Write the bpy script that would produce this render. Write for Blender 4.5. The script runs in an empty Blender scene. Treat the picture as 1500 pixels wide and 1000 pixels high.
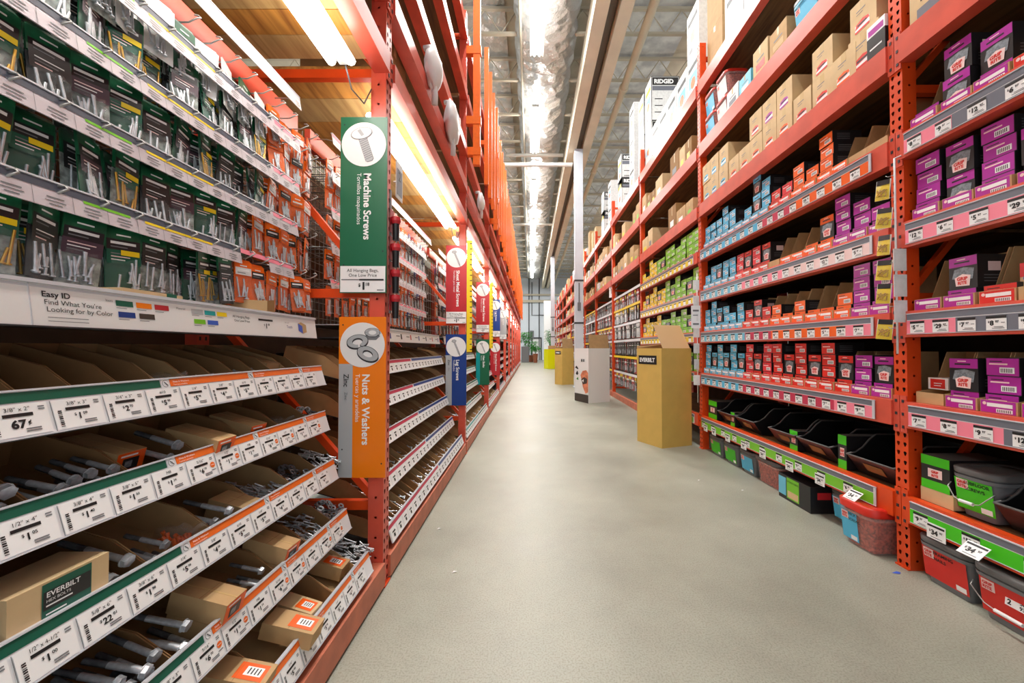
import bpy, math, random
from mathutils import Vector, Matrix

PI = math.pi
scene = bpy.context.scene
col = scene.collection
rnd = random.Random(7)

# ------------------------------------------------------------------ camera
cam_data = bpy.data.cameras.new('camera')
cam = bpy.data.objects.new('camera', cam_data)
col.objects.link(cam)
cam.location = (0, 0, 1.2)
cam.rotation_euler = (PI / 2 + math.radians(1.0), 0, 0)
cam_data.sensor_width = 36
cam_data.sensor_fit = 'HORIZONTAL'
cam_data.lens = 13.68
cam_data.shift_x = -27 / 1500
cam_data.clip_start = 0.05
cam_data.clip_end = 200
scene.camera = cam

# ------------------------------------------------------------------ world, exposure
world = bpy.data.worlds.new('world')
scene.world = world
world.use_nodes = True
wbg = world.node_tree.nodes['Background']
wbg.inputs[0].default_value = (0.93, 0.97, 1.0, 1)
wbg.inputs[1].default_value = 0.55
vs = scene.view_settings
vs.view_transform = 'Standard'
vs.look = 'None'
vs.gamma = 1
vs.use_curve_mapping = False
vs.exposure = 0.66
scene.cycles.use_denoising = True
scene.cycles.max_bounces = 6
scene.cycles.transparent_max_bounces = 12
scene.cycles.sample_clamp_indirect = 4
scene.cycles.caustics_reflective = False
scene.cycles.caustics_refractive = False

CEIL_LAMP_W = 135
SHELF_LAMP_W = 2.8

# ------------------------------------------------------------------ materials
def lin(c):
    return tuple(((x / 255) / 12.92 if x / 255 <= 0.04045 else ((x / 255 + 0.055) / 1.055) ** 2.4) for x in c)

MATS = {}
def mk(name, rgb, rough=0.5, metal=0.0, noise=0.0, nscale=30.0, stretch=(1, 1, 1), emit=0.0, coat=0.0, rvar=0.0, bump=0.0, mottle=None, trans=0.0):
    m = bpy.data.materials.new(name)
    m.use_nodes = True
    nt = m.node_tree
    b = nt.nodes['Principled BSDF']
    c = lin(rgb)
    b.inputs['Base Color'].default_value = (*c, 1)
    b.inputs['Roughness'].default_value = rough
    b.inputs['Metallic'].default_value = metal
    if coat:
        b.inputs['Coat Weight'].default_value = coat
        b.inputs['Coat Roughness'].default_value = 0.15
    if emit:
        b.inputs['Emission Color'].default_value = (*c, 1)
        b.inputs['Emission Strength'].default_value = emit
    if noise or bump or rvar or mottle:
        tc = nt.nodes.new('ShaderNodeTexCoord')
        mp = nt.nodes.new('ShaderNodeMapping')
        mp.inputs['Scale'].default_value = stretch
        nz = nt.nodes.new('ShaderNodeTexNoise')
        nz.inputs['Scale'].default_value = nscale
        nz.inputs['Detail'].default_value = 6
        nt.links.new(tc.outputs['Object'], mp.inputs[0])
        nt.links.new(mp.outputs[0], nz.inputs['Vector'])
        if noise or mottle:
            r = nt.nodes.new('ShaderNodeValToRGB')
            lo = lin(mottle) if mottle else tuple(x * (1 - noise) for x in c)
            hi = c if mottle else tuple(min(1, x * (1 + noise)) for x in c)
            r.color_ramp.elements[0].position = 0.35
            r.color_ramp.elements[1].position = 0.65
            r.color_ramp.elements[0].color = (*lo, 1)
            r.color_ramp.elements[1].color = (*hi, 1)
            nt.links.new(nz.outputs['Fac'], r.inputs[0])
            nt.links.new(r.outputs[0], b.inputs['Base Color'])
        if rvar:
            mr = nt.nodes.new('ShaderNodeMapRange')
            mr.inputs['To Min'].default_value = max(0, rough - rvar)
            mr.inputs['To Max'].default_value = min(1, rough + rvar)
            nt.links.new(nz.outputs['Fac'], mr.inputs['Value'])
            nt.links.new(mr.outputs[0], b.inputs['Roughness'])
        if bump:
            bp = nt.nodes.new('ShaderNodeBump')
            bp.inputs['Strength'].default_value = bump
            bp.inputs['Distance'].default_value = 0.02
            nt.links.new(nz.outputs['Fac'], bp.inputs['Height'])
            nt.links.new(bp.outputs[0], b.inputs['Normal'])
    MATS[name] = m
    return m

mk('rack_red', (216, 88, 68), 0.34, noise=0.10, nscale=6)
mk('rack_orange', (222, 74, 22), 0.38, noise=0.08, nscale=6)
mk('guard_orange', (246, 112, 20), 0.4, noise=0.05)
mk('kick_red', (196, 112, 84), 0.5, noise=0.15, nscale=9)
mk('steel_dark', (70, 70, 74), 0.5, 0.6)
mk('zinc', (208, 214, 220), 0.3, 0.5, noise=0.15, nscale=80)
mk('zinc_dark', (138, 142, 148), 0.35, 0.5, noise=0.2, nscale=80)
mk('brass', (205, 160, 70), 0.3, 0.8)
mk('wire', (170, 172, 172), 0.35, 0.7)
mk('white', (238, 239, 240), 0.45)
mk('strip_white', (232, 234, 238), 0.35)
mk('tag_white', (246, 247, 248), 0.4)
mk('strip_grey', (112, 116, 128), 0.4)
mk('strip_cool', (205, 208, 216), 0.35)
mk('ink', (22, 22, 24), 0.5)
mk('ink_soft', (120, 122, 126), 0.5)
mk('hole_shade', (24, 22, 22), 0.6)
mk('green_dark', (12, 92, 72), 0.4)
mk('green_sign', (22, 104, 72), 0.35)
mk('orange_sign', (250, 132, 10), 0.35)
mk('orange_band', (240, 112, 36), 0.4)
mk('red_sign', (190, 42, 52), 0.35)
mk('blue_sign', (24, 62, 140), 0.35)
mk('teal_sign', (0, 160, 165), 0.35)
mk('grey_sign', (178, 182, 186), 0.35)
mk('crimson', (200, 50, 84), 0.4)
mk('pink', (250, 138, 160), 0.4)
mk('cyan', (82, 188, 230), 0.4)
mk('cyan_pale', (110, 195, 225), 0.4)
mk('red_box', (216, 40, 30), 0.35)
mk('red_box2', (226, 52, 62), 0.35)
mk('orange_box', (244, 98, 14), 0.35)
mk('purple', (176, 38, 158), 0.35)
mk('lime', (120, 200, 40), 0.4)
mk('lime_box', (128, 205, 46), 0.35)
mk('green_box', (70, 205, 20), 0.35)
mk('yellow', (245, 214, 24), 0.4)
mk('yellow_bright', (236, 245, 10), 0.4)
mk('blue', (60, 98, 200), 0.4)
mk('black_box', (34, 33, 36), 0.35)
mk('black_plastic', (26, 27, 29), 0.28)
mk('grey_plastic', (112, 114, 118), 0.4)
mk('lid_grey', (92, 92, 92), 0.42)
mk('screw_pic', (126, 136, 144), 0.4, noise=0.35, nscale=90)
mk('badge', (244, 214, 212), 0.4)
mk('kraft', (192, 158, 112), 0.75, noise=0.06, nscale=14)
mk('kraft_light', (212, 184, 140), 0.75, noise=0.05, nscale=12)
mk('kraft_yellow', (214, 180, 96), 0.72, noise=0.04, nscale=6)
mk('rail_slate', (66, 72, 88), 0.5)
mk('pouch_grey', (150, 160, 156), 0.35, noise=0.45, nscale=70)
mk('rail_pale', (208, 200, 208), 0.4)
mk('foil_sheet', (236, 236, 240), 0.42, 0.3, noise=0.25, nscale=3, bump=0.8)
mk('flap_pale', (226, 190, 142), 0.7)
mk('kraft_bin', (164, 124, 80), 0.8, noise=0.08, nscale=14)
mk('kraft_dark', (150, 112, 66), 0.8, noise=0.08, nscale=14)
mk('tape', (200, 168, 112), 0.35)
mk('hardboard', (74, 52, 36), 0.8, noise=0.15, nscale=6)
mk('pegboard', (120, 100, 84), 0.7, noise=0.1)
mk('bag_green', (18, 84, 54), 0.3, noise=0.45, nscale=25)
mk('bag_orange', (244, 106, 22), 0.3, noise=0.18, nscale=25)
mk('bag_red', (176, 34, 44), 0.3, noise=0.3, nscale=25)
mk('bag_blue', (60, 76, 140), 0.3, noise=0.3, nscale=25)
mk('bag_white', (226, 228, 228), 0.35, noise=0.08, nscale=25)
mk('label_plum', (78, 58, 70), 0.4)
mk('column_white', (206, 212, 222), 0.5, noise=0.04, nscale=3)
mk('cream', (232, 220, 196), 0.6, noise=0.06, nscale=2)
mk('joist', (206, 196, 176), 0.6)
mk('girder_gap_shade', (108, 100, 88), 0.7)
mk('pipe_white', (232, 230, 222), 0.5)
mk('wall_paint', (226, 234, 244), 0.7, noise=0.03, nscale=1)
mk('roof_deck', (222, 212, 192), 0.8, noise=0.12, nscale=1.5)
def crumpled():
    m = bpy.data.materials.new('foil'); m.use_nodes = True; nt = m.node_tree; b = nt.nodes['Principled BSDF']
    b.inputs['Base Color'].default_value = (*lin((222, 222, 220)), 1); b.inputs['Metallic'].default_value = 0.7; b.inputs['Roughness'].default_value = 0.33
    tc = nt.nodes.new('ShaderNodeTexCoord'); vo = nt.nodes.new('ShaderNodeTexVoronoi'); vo.inputs['Scale'].default_value = 3.2; vo.feature = 'F1'
    nz = nt.nodes.new('ShaderNodeTexNoise'); nz.inputs['Scale'].default_value = 4; nz.inputs['Detail'].default_value = 5
    ad = nt.nodes.new('ShaderNodeMath'); ad.operation = 'ADD'
    nt.links.new(tc.outputs['Object'], vo.inputs['Vector']); nt.links.new(tc.outputs['Object'], nz.inputs['Vector'])
    nt.links.new(vo.outputs['Distance'], ad.inputs[0]); nt.links.new(nz.outputs['Fac'], ad.inputs[1])
    bp = nt.nodes.new('ShaderNodeBump'); bp.inputs['Strength'].default_value = 1.0; bp.inputs['Distance'].default_value = 0.09
    nt.links.new(ad.outputs[0], bp.inputs['Height']); nt.links.new(bp.outputs[0], b.inputs['Normal']); MATS['foil'] = m
crumpled()
mk('lamp', (255, 252, 244), 0.4, emit=11)
mk('lamp_white', (244, 244, 240), 0.4)
mk('leaf', (52, 148, 44), 0.5, noise=0.3, nscale=8)
mk('terracotta', (150, 88, 60), 0.7)
mk('pebble_red', (205, 84, 66), 0.6, mottle=(120, 40, 34), nscale=60)
mk('skin_print', (216, 130, 96), 0.5, noise=0.25, nscale=9)
mk('tin_brown', (66, 58, 52), 0.5)
mk('red_lid', (206, 44, 30), 0.35)

# clear film of bags
def film(name, alpha, tint=(225, 232, 232)):
    m = bpy.data.materials.new(name)
    m.use_nodes = True
    b = m.node_tree.nodes['Principled BSDF']
    b.inputs['Base Color'].default_value = (*lin(tint), 1)
    b.inputs['Roughness'].default_value = 0.12
    b.inputs['Alpha'].default_value = alpha
    MATS[name] = m
film('film', 0.08)
film('tub_clear', 0.22, (225, 200, 195))

def wood(name, a, b_, plank=0.19, axis='Y'):
    m = bpy.data.materials.new(name)
    m.use_nodes = True
    nt = m.node_tree
    bs = nt.nodes['Principled BSDF']
    tc = nt.nodes.new('ShaderNodeTexCoord')
    mp = nt.nodes.new('ShaderNodeMapping')
    mp.inputs['Scale'].default_value = (0.8, 9, 9)
    nz = nt.nodes.new('ShaderNodeTexNoise')
    nz.inputs['Scale'].default_value = 2.5
    nz.inputs['Detail'].default_value = 8
    nz.inputs['Distortion'].default_value = 0.6
    nt.links.new(tc.outputs['Object'], mp.inputs[0])
    nt.links.new(mp.outputs[0], nz.inputs['Vector'])
    r = nt.nodes.new('ShaderNodeValToRGB')
    r.color_ramp.elements[0].position = 0.3
    r.color_ramp.elements[1].position = 0.62
    r.color_ramp.elements[0].color = (*lin(b_), 1)
    r.color_ramp.elements[1].color = (*lin(a), 1)
    nt.links.new(nz.outputs['Fac'], r.inputs[0])
    nt.links.new(r.outputs[0], bs.inputs['Base Color'])
    bs.inputs['Roughness'].default_value = 0.65
    MATS[name] = m
wood('wood_gold', (206, 146, 66), (140, 86, 32))
wood('wood_pale', (198, 164, 108), (156, 120, 70))
wood('wood_deck', (128, 92, 54), (86, 58, 34))

# concrete floor
def concrete():
    m = bpy.data.materials.new('concrete')
    m.use_nodes = True
    nt = m.node_tree
    b = nt.nodes['Principled BSDF']
    tc = nt.nodes.new('ShaderNodeTexCoord')
    n1 = nt.nodes.new('ShaderNodeTexNoise'); n1.inputs['Scale'].default_value = 0.9; n1.inputs['Detail'].default_value = 8; n1.inputs['Roughness'].default_value = 0.65
    n2 = nt.nodes.new('ShaderNodeTexNoise'); n2.inputs['Scale'].default_value = 140; n2.inputs['Detail'].default_value = 3
    for n in (n1, n2):
        nt.links.new(tc.outputs['Object'], n.inputs['Vector'])
    r1 = nt.nodes.new('ShaderNodeValToRGB')
    r1.color_ramp.elements[0].position = 0.3; r1.color_ramp.elements[1].position = 0.7
    r1.color_ramp.elements[0].color = (*lin((140, 142, 130)), 1)
    r1.color_ramp.elements[1].color = (*lin((174, 177, 163)), 1)
    nt.links.new(n1.outputs['Fac'], r1.inputs[0])
    r2 = nt.nodes.new('ShaderNodeValToRGB')
    r2.color_ramp.elements[0].position = 0.36; r2.color_ramp.elements[1].position = 0.55
    r2.color_ramp.elements[0].color = (0.70, 0.69, 0.64, 1)
    r2.color_ramp.elements[1].color = (1, 1, 1, 1)
    nt.links.new(n2.outputs['Fac'], r2.inputs[0])
    mx = nt.nodes.new('ShaderNodeMix'); mx.data_type = 'RGBA'; mx.blend_type = 'MULTIPLY'; mx.inputs[0].default_value = 0.75
    nt.links.new(r1.outputs[0], mx.inputs[6]); nt.links.new(r2.outputs[0], mx.inputs[7])
    nt.links.new(mx.outputs[2], b.inputs['Base Color'])
    mr = nt.nodes.new('ShaderNodeMapRange')
    mr.inputs['From Min'].default_value = 0.3; mr.inputs['From Max'].default_value = 0.7
    mr.inputs['To Min'].default_value = 0.36; mr.inputs['To Max'].default_value = 0.52
    nt.links.new(n1.outputs['Fac'], mr.inputs['Value'])
    nt.links.new(mr.outputs[0], b.inputs['Roughness'])
    b.inputs['Specular IOR Level'].default_value = 0.6
    MATS['concrete'] = m
concrete()

# ------------------------------------------------------------------ mesh builder
_text = {}
def text_geo(s, bold=0.0):
    k = (s, bold)
    if k not in _text:
        cu = bpy.data.curves.new('lettering', 'FONT')
        cu.body = s
        cu.size = 1.0
        cu.resolution_u = 3
        cu.offset = bold
        ob = bpy.data.objects.new('lettering', cu)
        col.objects.link(ob)
        bpy.context.view_layer.update()
        dg = bpy.context.evaluated_depsgraph_get()
        me = bpy.data.meshes.new_from_object(ob.evaluated_get(dg))
        vs_ = [(v.co.x, v.co.y) for v in me.vertices]
        fs = [tuple(p.vertices) for p in me.polygons]
        w = max([v[0] for v in vs_] or [0.01])
        bpy.data.objects.remove(ob)
        bpy.data.meshes.remove(me)
        bpy.data.curves.remove(cu)
        _text[k] = (vs_, fs, w)
    return _text[k]

class MB:
    def __init__(s):
        s.v = []; s.f = []; s.m = []; s.mats = []; s.sm = []
    def mi(s, name):
        if name not in s.mats:
            s.mats.append(name)
        return s.mats.index(name)
    def add(s, vs_, fs, mat, smooth=False):
        o = len(s.v); i = s.mi(mat)
        s.v.extend(tuple(v) for v in vs_)
        for f in fs:
            s.f.append(tuple(o + k for k in f)); s.m.append(i); s.sm.append(smooth)
        return s
    def box(s, x0, y0, z0, x1, y1, z1, mat, skip=''):
        v = [(x0, y0, z0), (x1, y0, z0), (x1, y1, z0), (x0, y1, z0), (x0, y0, z1), (x1, y0, z1), (x1, y1, z1), (x0, y1, z1)]
        F = {'b': (0, 3, 2, 1), 't': (4, 5, 6, 7), 'f': (0, 1, 5, 4), 'k': (2, 3, 7, 6), 'l': (3, 0, 4, 7), 'r': (1, 2, 6, 5)}
        return s.add(v, [F[k] for k in F if k not in skip], mat)
    def quad(s, a, b, c, d, mat):
        return s.add([a, b, c, d], [(0, 1, 2, 3)], mat)
    def rect(s, x0, z0, x1, z1, y, mat):      # facing -Y
        return s.quad((x0, y, z0), (x1, y, z0), (x1, y, z1), (x0, y, z1), mat)
    def cyl(s, p0, p1, r0, r1=None, n=12, mat='zinc', caps=True, smooth=True):
        r1 = r0 if r1 is None else r1
        p0 = Vector(p0); p1 = Vector(p1); d = (p1 - p0).normalized()
        a = d.orthogonal().normalized(); b = d.cross(a)
        vs_ = []
        for p, r in ((p0, r0), (p1, r1)):
            for k in range(n):
                t = 2 * PI * k / n
                vs_.append(p + (a * math.cos(t) + b * math.sin(t)) * r)
        s.add(vs_, [(k, (k + 1) % n, n + (k + 1) % n, n + k) for k in range(n)], mat, smooth)
        if caps:
            s.add(vs_[:n], [tuple(reversed(range(n)))], mat)
            s.add(vs_[n:], [tuple(range(n))], mat)
        return s
    def tube(s, pts, r, n=6, mat='wire'):
        pts = [Vector(p) for p in pts]
        rings = []
        ref = None
        for i, p in enumerate(pts):
            d = (pts[min(i + 1, len(pts) - 1)] - pts[max(i - 1, 0)]).normalized()
            a = (d.orthogonal() if ref is None else (ref - d * ref.dot(d))).normalized(); ref = a
            b = d.cross(a)
            rings.append([p + (a * math.cos(2 * PI * k / n) + b * math.sin(2 * PI * k / n)) * r for k in range(n)])
        vs_ = [v for R in rings for v in R]
        fs = []
        for i in range(len(pts) - 1):
            fs += [(i * n + k, i * n + (k + 1) % n, (i + 1) * n + (k + 1) % n, (i + 1) * n + k) for k in range(n)]
        fs.append(tuple(reversed(range(n)))); fs.append(tuple((len(pts) - 1) * n + k for k in range(n)))
        return s.add(vs_, fs, mat, True)
    def text(s, t, size, o, ux=(1, 0, 0), uy=(0, 0, 1), mat='ink', align='l', bold=0.0, maxw=None):
        vs_, fs, w = text_geo(t, bold)
        sx = size
        if maxw and w * size > maxw:
            sx = maxw / w
        off = {'l': 0, 'c': -w * sx / 2, 'r': -w * sx}[align]
        o = Vector(o); ux = Vector(ux); uy = Vector(uy)
        return s.add([o + ux * (x * sx + off) + uy * (y * size) for x, y in vs_], fs, mat)
    def disc(s, c, r, mat, n=32, ux=(1, 0, 0), uy=(0, 0, 1)):
        c = Vector(c); ux = Vector(ux); uy = Vector(uy)
        return s.add([c + ux * (r * math.cos(2 * PI * k / n)) + uy * (r * math.sin(2 * PI * k / n)) for k in range(n)], [tuple(range(n))], mat)
    def poly(s, pts, mat):
        return s.add(pts, [tuple(range(len(pts)))], mat)
    def prism(s, prof, x0, x1, mat):          # profile in (y,z), extruded along x
        n = len(prof)
        v = [(x0, y, z) for y, z in prof] + [(x1, y, z) for y, z in prof]
        fs = [(k, (k + 1) % n, n + (k + 1) % n, n + k) for k in range(n)]
        fs += [tuple(reversed(range(n))), tuple(range(n, 2 * n))]
        return s.add(v, fs, mat)
    def xf(s, M, start=0):
        for i in range(start, len(s.v)):
            s.v[i] = tuple(M @ Vector(s.v[i]))
        return s
    def mesh(s, name):
        me = bpy.data.meshes.new(name)
        me.from_pydata(s.v, [], s.f)
        for n in s.mats:
            me.materials.append(MATS[n])
        me.polygons.foreach_set('material_index', s.m)
        me.polygons.foreach_set('use_smooth', s.sm)
        me.update()
        return me
    def build(s, name, parent=None, loc=(0, 0, 0), rz=0.0, rx=0.0):
        return place(s.mesh(name), name, loc, rz, parent, rx)

def place(me, name, loc=(0, 0, 0), rz=0.0, parent=None, rx=0.0):
    o = bpy.data.objects.new(name, me)
    o.location = loc
    o.rotation_euler = (rx, 0, rz)
    if parent is not None:
        o.parent = parent
    col.objects.link(o)
    return o

def dup(o, loc, rz=None, rx=None, parent=None):
    c = o.copy()
    c.location = loc
    e = list(o.rotation_euler)
    if rz is not None: e[2] = rz
    if rx is not None: e[0] = rx
    c.rotation_euler = e
    c.parent = parent
    col.objects.link(c)
    for ch in o.children:
        dup(ch, ch.location.copy(), parent=c)
    return c

LABELS = {}
def tag(o, label, cat, group=None, kind=None):
    w = label.split()
    if len(w) > 16:
        print('LONG LABEL', label)
    o['label'] = label
    o['category'] = cat
    if group: o['group'] = group
    o['kind'] = kind or 'thing'
    LABELS.setdefault(label, []).append(o.name)
    return o

def empty(name, loc=(0, 0, 0), rz=0.0):
    return place(None, name, loc, rz)

def struct(o):
    o['kind'] = 'structure'
    return o

ORD = 'first second third fourth fifth sixth seventh eighth ninth tenth eleventh twelfth thirteenth fourteenth fifteenth sixteenth seventeenth eighteenth nineteenth twentieth'.split()
ORD += ['twenty-' + w for w in ORD[:9]] + ['thirtieth'] + ['thirty-' + w for w in ORD[:9]] + ['fortieth'] + ['forty-' + w for w in ORD[:9]] + ['fiftieth']
RZR, RZL = -PI / 2, PI / 2      # things on the right face -X, on the left +X

MNAME = {'tin_brown': 'brown', 'bag_red': 'red', 'bag_white': 'white', 'kraft': 'kraft', 'bag_blue': 'blue', 'grey_plastic': 'grey', 'kraft_light': 'pale kraft', 'kraft_dark': 'dark kraft',
         'cyan': 'blue', 'red_box': 'red', 'red_box2': 'scarlet', 'orange_box': 'orange', 'purple': 'purple', 'lime_box': 'lime', 'green_box': 'green', 'yellow': 'yellow', 'black_box': 'black'}
# ------------------------------------------------------------------ building shell
b = MB(); b.box(-14, -3, -0.1, 14, 41, 0, 'concrete'); struct(b.build('floor'))
b = MB(); b.box(-14, 40, 0, 14, 40.3, 10, 'wall_paint'); struct(b.build('wall_far'))
b = MB(); b.box(14, -3, 0, 14.2, 40.3, 9.3, 'wall_paint'); struct(b.build('wall_right_light_block'))  # unseen wall added to block ambient light from that side
b = MB(); b.box(-14, -3, 9.15, 14, 40.3, 9.3, 'roof_deck'); struct(b.build('ceiling'))
for k in range(4):                       # foil insulation sheets under the deck
    b = MB(); x0 = 1.55 + 2.9 * k; b.box(x0, 5, 9.1, x0 + 2.3, 39.5, 9.14, 'foil_sheet')
    tag(b.build('ceiling_insulation'), f'crinkled silver foil sheet under the roof deck, {ORD[k]} outward from the air duct', 'insulation', 'foil sheets under the roof')
b = MB(); b.box(-2.2, 5, 9.1, -0.6, 39.5, 9.14, 'foil')
tag(b.build('ceiling_insulation'), 'crinkled silver foil sheet above the orange guard posts', 'insulation', 'foil sheets under the roof')

# round foil-wrapped duct along the aisle
b = MB()
n = 28
ys = [4 + 0.25 * i for i in range(142)]
vs_ = []
for i, y in enumerate(ys):
    for k in range(n):
        t = 2 * PI * k / n
        r = 0.70 + (0.02 if i % 6 else -0.035) + 0.014 * math.sin(5 * t + i * 1.7) + 0.01 * math.sin(11 * t - i)
        vs_.append((0.36 + r * math.cos(t), y, 8.55 + 0.45 * r * math.sin(t) * (1 if math.sin(t) > 0 else 1.15)))
fs = [(i * n + k, i * n + (k + 1) % n, (i + 1) * n + (k + 1) % n, (i + 1) * n + k) for i in range(len(ys) - 1) for k in range(n)]
b.add(vs_, fs, 'foil', True)
tag(b.build('air_duct'), 'long duct wrapped in crinkled silver foil above the hanging strip lights', 'duct')

# open-web roof joists
def joist_mesh():
    b = MB()
    b.box(-13.9, -0.04, 9.0, 13.9, 0.04, 9.06, 'joist')
    b.box(-13.9, -0.04, 8.42, 13.9, 0.04, 8.47, 'joist')
    x = -13.6; up = False
    while x < 13.5:
        z0, z1 = (8.46, 9.01) if not up else (9.01, 8.46)
        b.cyl((x, 0, z0), (x + 0.38, 0, z1), 0.014, n=5, mat='joist', caps=False)
        x += 0.38; up = not up
    return b.mesh('roof_joist')
jm = joist_mesh()
for k in range(22):
    o = place(jm, 'roof_joist', (0, 7.3 + 1.55 * k, 0))
    tag(o, f'open-web steel roof joist, {ORD[k]} one inward, zigzag webbing', 'joist', 'open-web joists under the roof')

# long cream girders and pipes
def run(name, label, cat, x0, x1, z0, z1, mat):
    b = MB(); b.box(x0, 3, z0, x1, 39.9, z1, mat)
    return tag(b.build(name), label, cat)
run('roof_girder', 'cream painted long girder beside the foil duct', 'girder', 1.16, 1.42, 7.35, 7.85, 'cream')
run('roof_girder', 'cream painted long girder beside the sprinkler pipe', 'girder', 1.62, 1.86, 7.35, 7.85, 'cream')
run('gap_shade_strip', 'dark strip standing in for the shaded gap between the two cream girders', 'gap shade', 1.44, 1.60, 7.55, 7.75, 'girder_gap_shade')  # dark strip painted as the shade in the gap between girders
b = MB(); b.cyl((2.35, 3, 7.75), (2.35, 39.9, 7.75), 0.09, mat='cream'); 
for k in range(8): b.cyl((2.35, 5.05 + 4.6 * k, 7.75), (2.35, 5.17 + 4.6 * k, 7.75), 0.115, mat='cream')
tag(b.build('sprinkler_pipe'), 'cream painted sprinkler main running the length of the aisle', 'pipe')
b = MB(); b.cyl((-0.22, 3, 8.3), (-0.22, 39.9, 8.3), 0.03, n=8, mat='joist')
tag(b.build('conduit'), 'thin straight conduit above the strip lights', 'conduit')
for k, (y, z, x0, x1) in enumerate(((12.0, 6.9, -0.85, 1.3), (13.4, 7.9, -0.85, 1.14), (20.0, 7.6, -0.85, 1.14))):
    b = MB(); b.cyl((x0, y, z), (x1, y, z), 0.06, n=10, mat='pipe_white')
    tag(b.build('cross_pipe'), ['white cross pipe reaching the first white column', 'white cross pipe behind the second strip light', 'white cross pipe far down the aisle above the strip lights'][k], 'pipe')
    for x in (x0 + 0.2, x1 - 0.2):
        pass
# white columns
for k, (x, y) in enumerate(((1.49, 12.0), (1.49, 26.0))):
    o = empty('steel_column', (x, y, 0))
    tag(o, ['white painted steel column behind the white dump bin', 'white painted steel column far down beside the yellow bin'][k], 'column')
    b = MB(); b.box(-0.125, -0.125, 0, 0.125, 0.125, 7.34, 'column_white')
    b.box(-0.17, -0.17, 0, 0.17, 0.17, 0.03, 'column_white'); b.build('shaft', o)
    for z in (1.95, 3.25):
        b = MB(); b.box(-0.14, -0.14, z, 0.14, 0.14, z + 0.05, 'steel_dark'); b.build('strap_band', o)
    b = MB(); b.box(-0.05, -0.15, 2.35, 0.05, -0.126, 2.6, 'grey_plastic'); b.box(-0.02, -0.14, 2.6, 0.02, -0.126, 3.2, 'grey_plastic'); b.build('junction_box', o)

# far wall fittings
for k, x in enumerate((-0.15, 0.9)):
    b = MB(); b.cyl((x, 39.93, 0), (x, 39.93, 8.4), 0.05, n=8, mat='steel_dark')
    tag(b.build('wall_pipe'), ['dark riser pipe on the end wall behind the plants', 'dark riser pipe on the end wall beside the doorway'][k], 'pipe')
b = MB(); b.tube([(0.15, 39.9, 8), (0.15, 39.9, 4.6), (1.6, 39.9, 4.6)], 0.04, 8, 'steel_dark')
tag(b.build('wall_pipe'), 'bent grey pipe turning sideways on the end wall', 'pipe')
b = MB(); b.box(-0.05, 39.8, 2.2, 0.35, 39.95, 3.0, 'grey_plastic')
tag(b.build('electrical_panel'), 'small grey electrical cabinet high on the end wall', 'electrical cabinet')
b = MB(); b.box(0.1, 39.85, 0, 0.22, 39.99, 2.3, 'steel_dark'); b.box(1.03, 39.85, 0, 1.15, 39.99, 2.3, 'steel_dark'); b.box(0.1, 39.85, 2.2, 1.15, 39.99, 2.32, 'steel_dark')
b.box(0.22, 39.94, 0, 1.03, 39.99, 2.2, 'white'); o = b.build('door_1'); struct(o)
b = MB(); b.box(-6, 39.7, 5.9, 6, 39.95, 6.15, 'joist'); b.box(-6, 39.7, 6.6, 6, 39.95, 6.75, 'joist')
tag(b.build('wall_girt'), 'pair of tan horizontal steel girts across the top of the end wall', 'girt')
b = MB(); b.box(1.25, 36, 0, 2.2, 36.4, 5.6, 'white'); struct(b.build('wall_partition'))

# ------------------------------------------------------------------ lamps
def ceiling_lamp(y, x, label, group=None, power=CEIL_LAMP_W):
    o = empty('hanging_strip_light', (x, y, 7.72))
    tag(o, label, 'strip light', group)
    b = MB(); b.box(-0.1, -1.22, 0.02, 0.1, 1.22, 0.09, 'lamp_white')
    b.quad((-0.1, -1.22, 0.02), (-0.15, -1.22, -0.02), (-0.15, 1.22, -0.02), (-0.1, 1.22, 0.02), 'lamp_white')
    b.quad((0.15, -1.22, -0.02), (0.1, -1.22, 0.02), (0.1, 1.22, 0.02), (0.15, 1.22, -0.02), 'lamp_white')
    b.build('housing', o)
    for dx in (-0.055, 0.055):
        b = MB(); b.cyl((dx, -1.2, -0.01), (dx, 1.2, -0.01), 0.02, n=8, mat='lamp'); b.build('tube', o)
    for dy in (-1.0, 1.0):
        b = MB(); b.cyl((0, dy, 0.09), (0, dy, 0.42 if abs(x) < 1 else 0.72), 0.006, n=5, mat='wire'); b.build('hanger', o)
    L = bpy.data.lights.new('lamp_light', 'AREA'); L.shape = 'RECTANGLE'; L.size = 0.26; L.size_y = 2.4
    L.energy = power; L.color = (1, 0.98, 0.94)
    lo = bpy.data.objects.new('lamp_light', L); lo.parent = o; lo.location = (0, 0, -0.05); col.objects.link(lo)
    L2 = L.copy(); L2.energy = power * 0.2
    lo = bpy.data.objects.new('added_uplight', L2); lo.parent = o; lo.location = (0, 0, 0.11); lo.rotation_euler = (PI, 0, 0); col.objects.link(lo)  # upward area light added to brighten the ceiling and duct
for k in range(8):
    ceiling_lamp(2.45 + 4.6 * k + (0.3 if k == 1 else 0), 0.14, f'lit fluorescent strip light over the aisle, {ORD[k]} inward along the duct', 'strip lights over the aisle')
for sx, nm in ((6.0, 'beyond the carton racks'), (-5.0, 'behind the bin racks')):  # rows added for extra light, mostly hidden behind the racks
    for k in range(4):
        ceiling_lamp(3 + 9.2 * k, sx, f'added hidden strip light over the next aisle {nm}, {ORD[k]} inward', 'added strip lights of neighbouring aisles')

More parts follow.
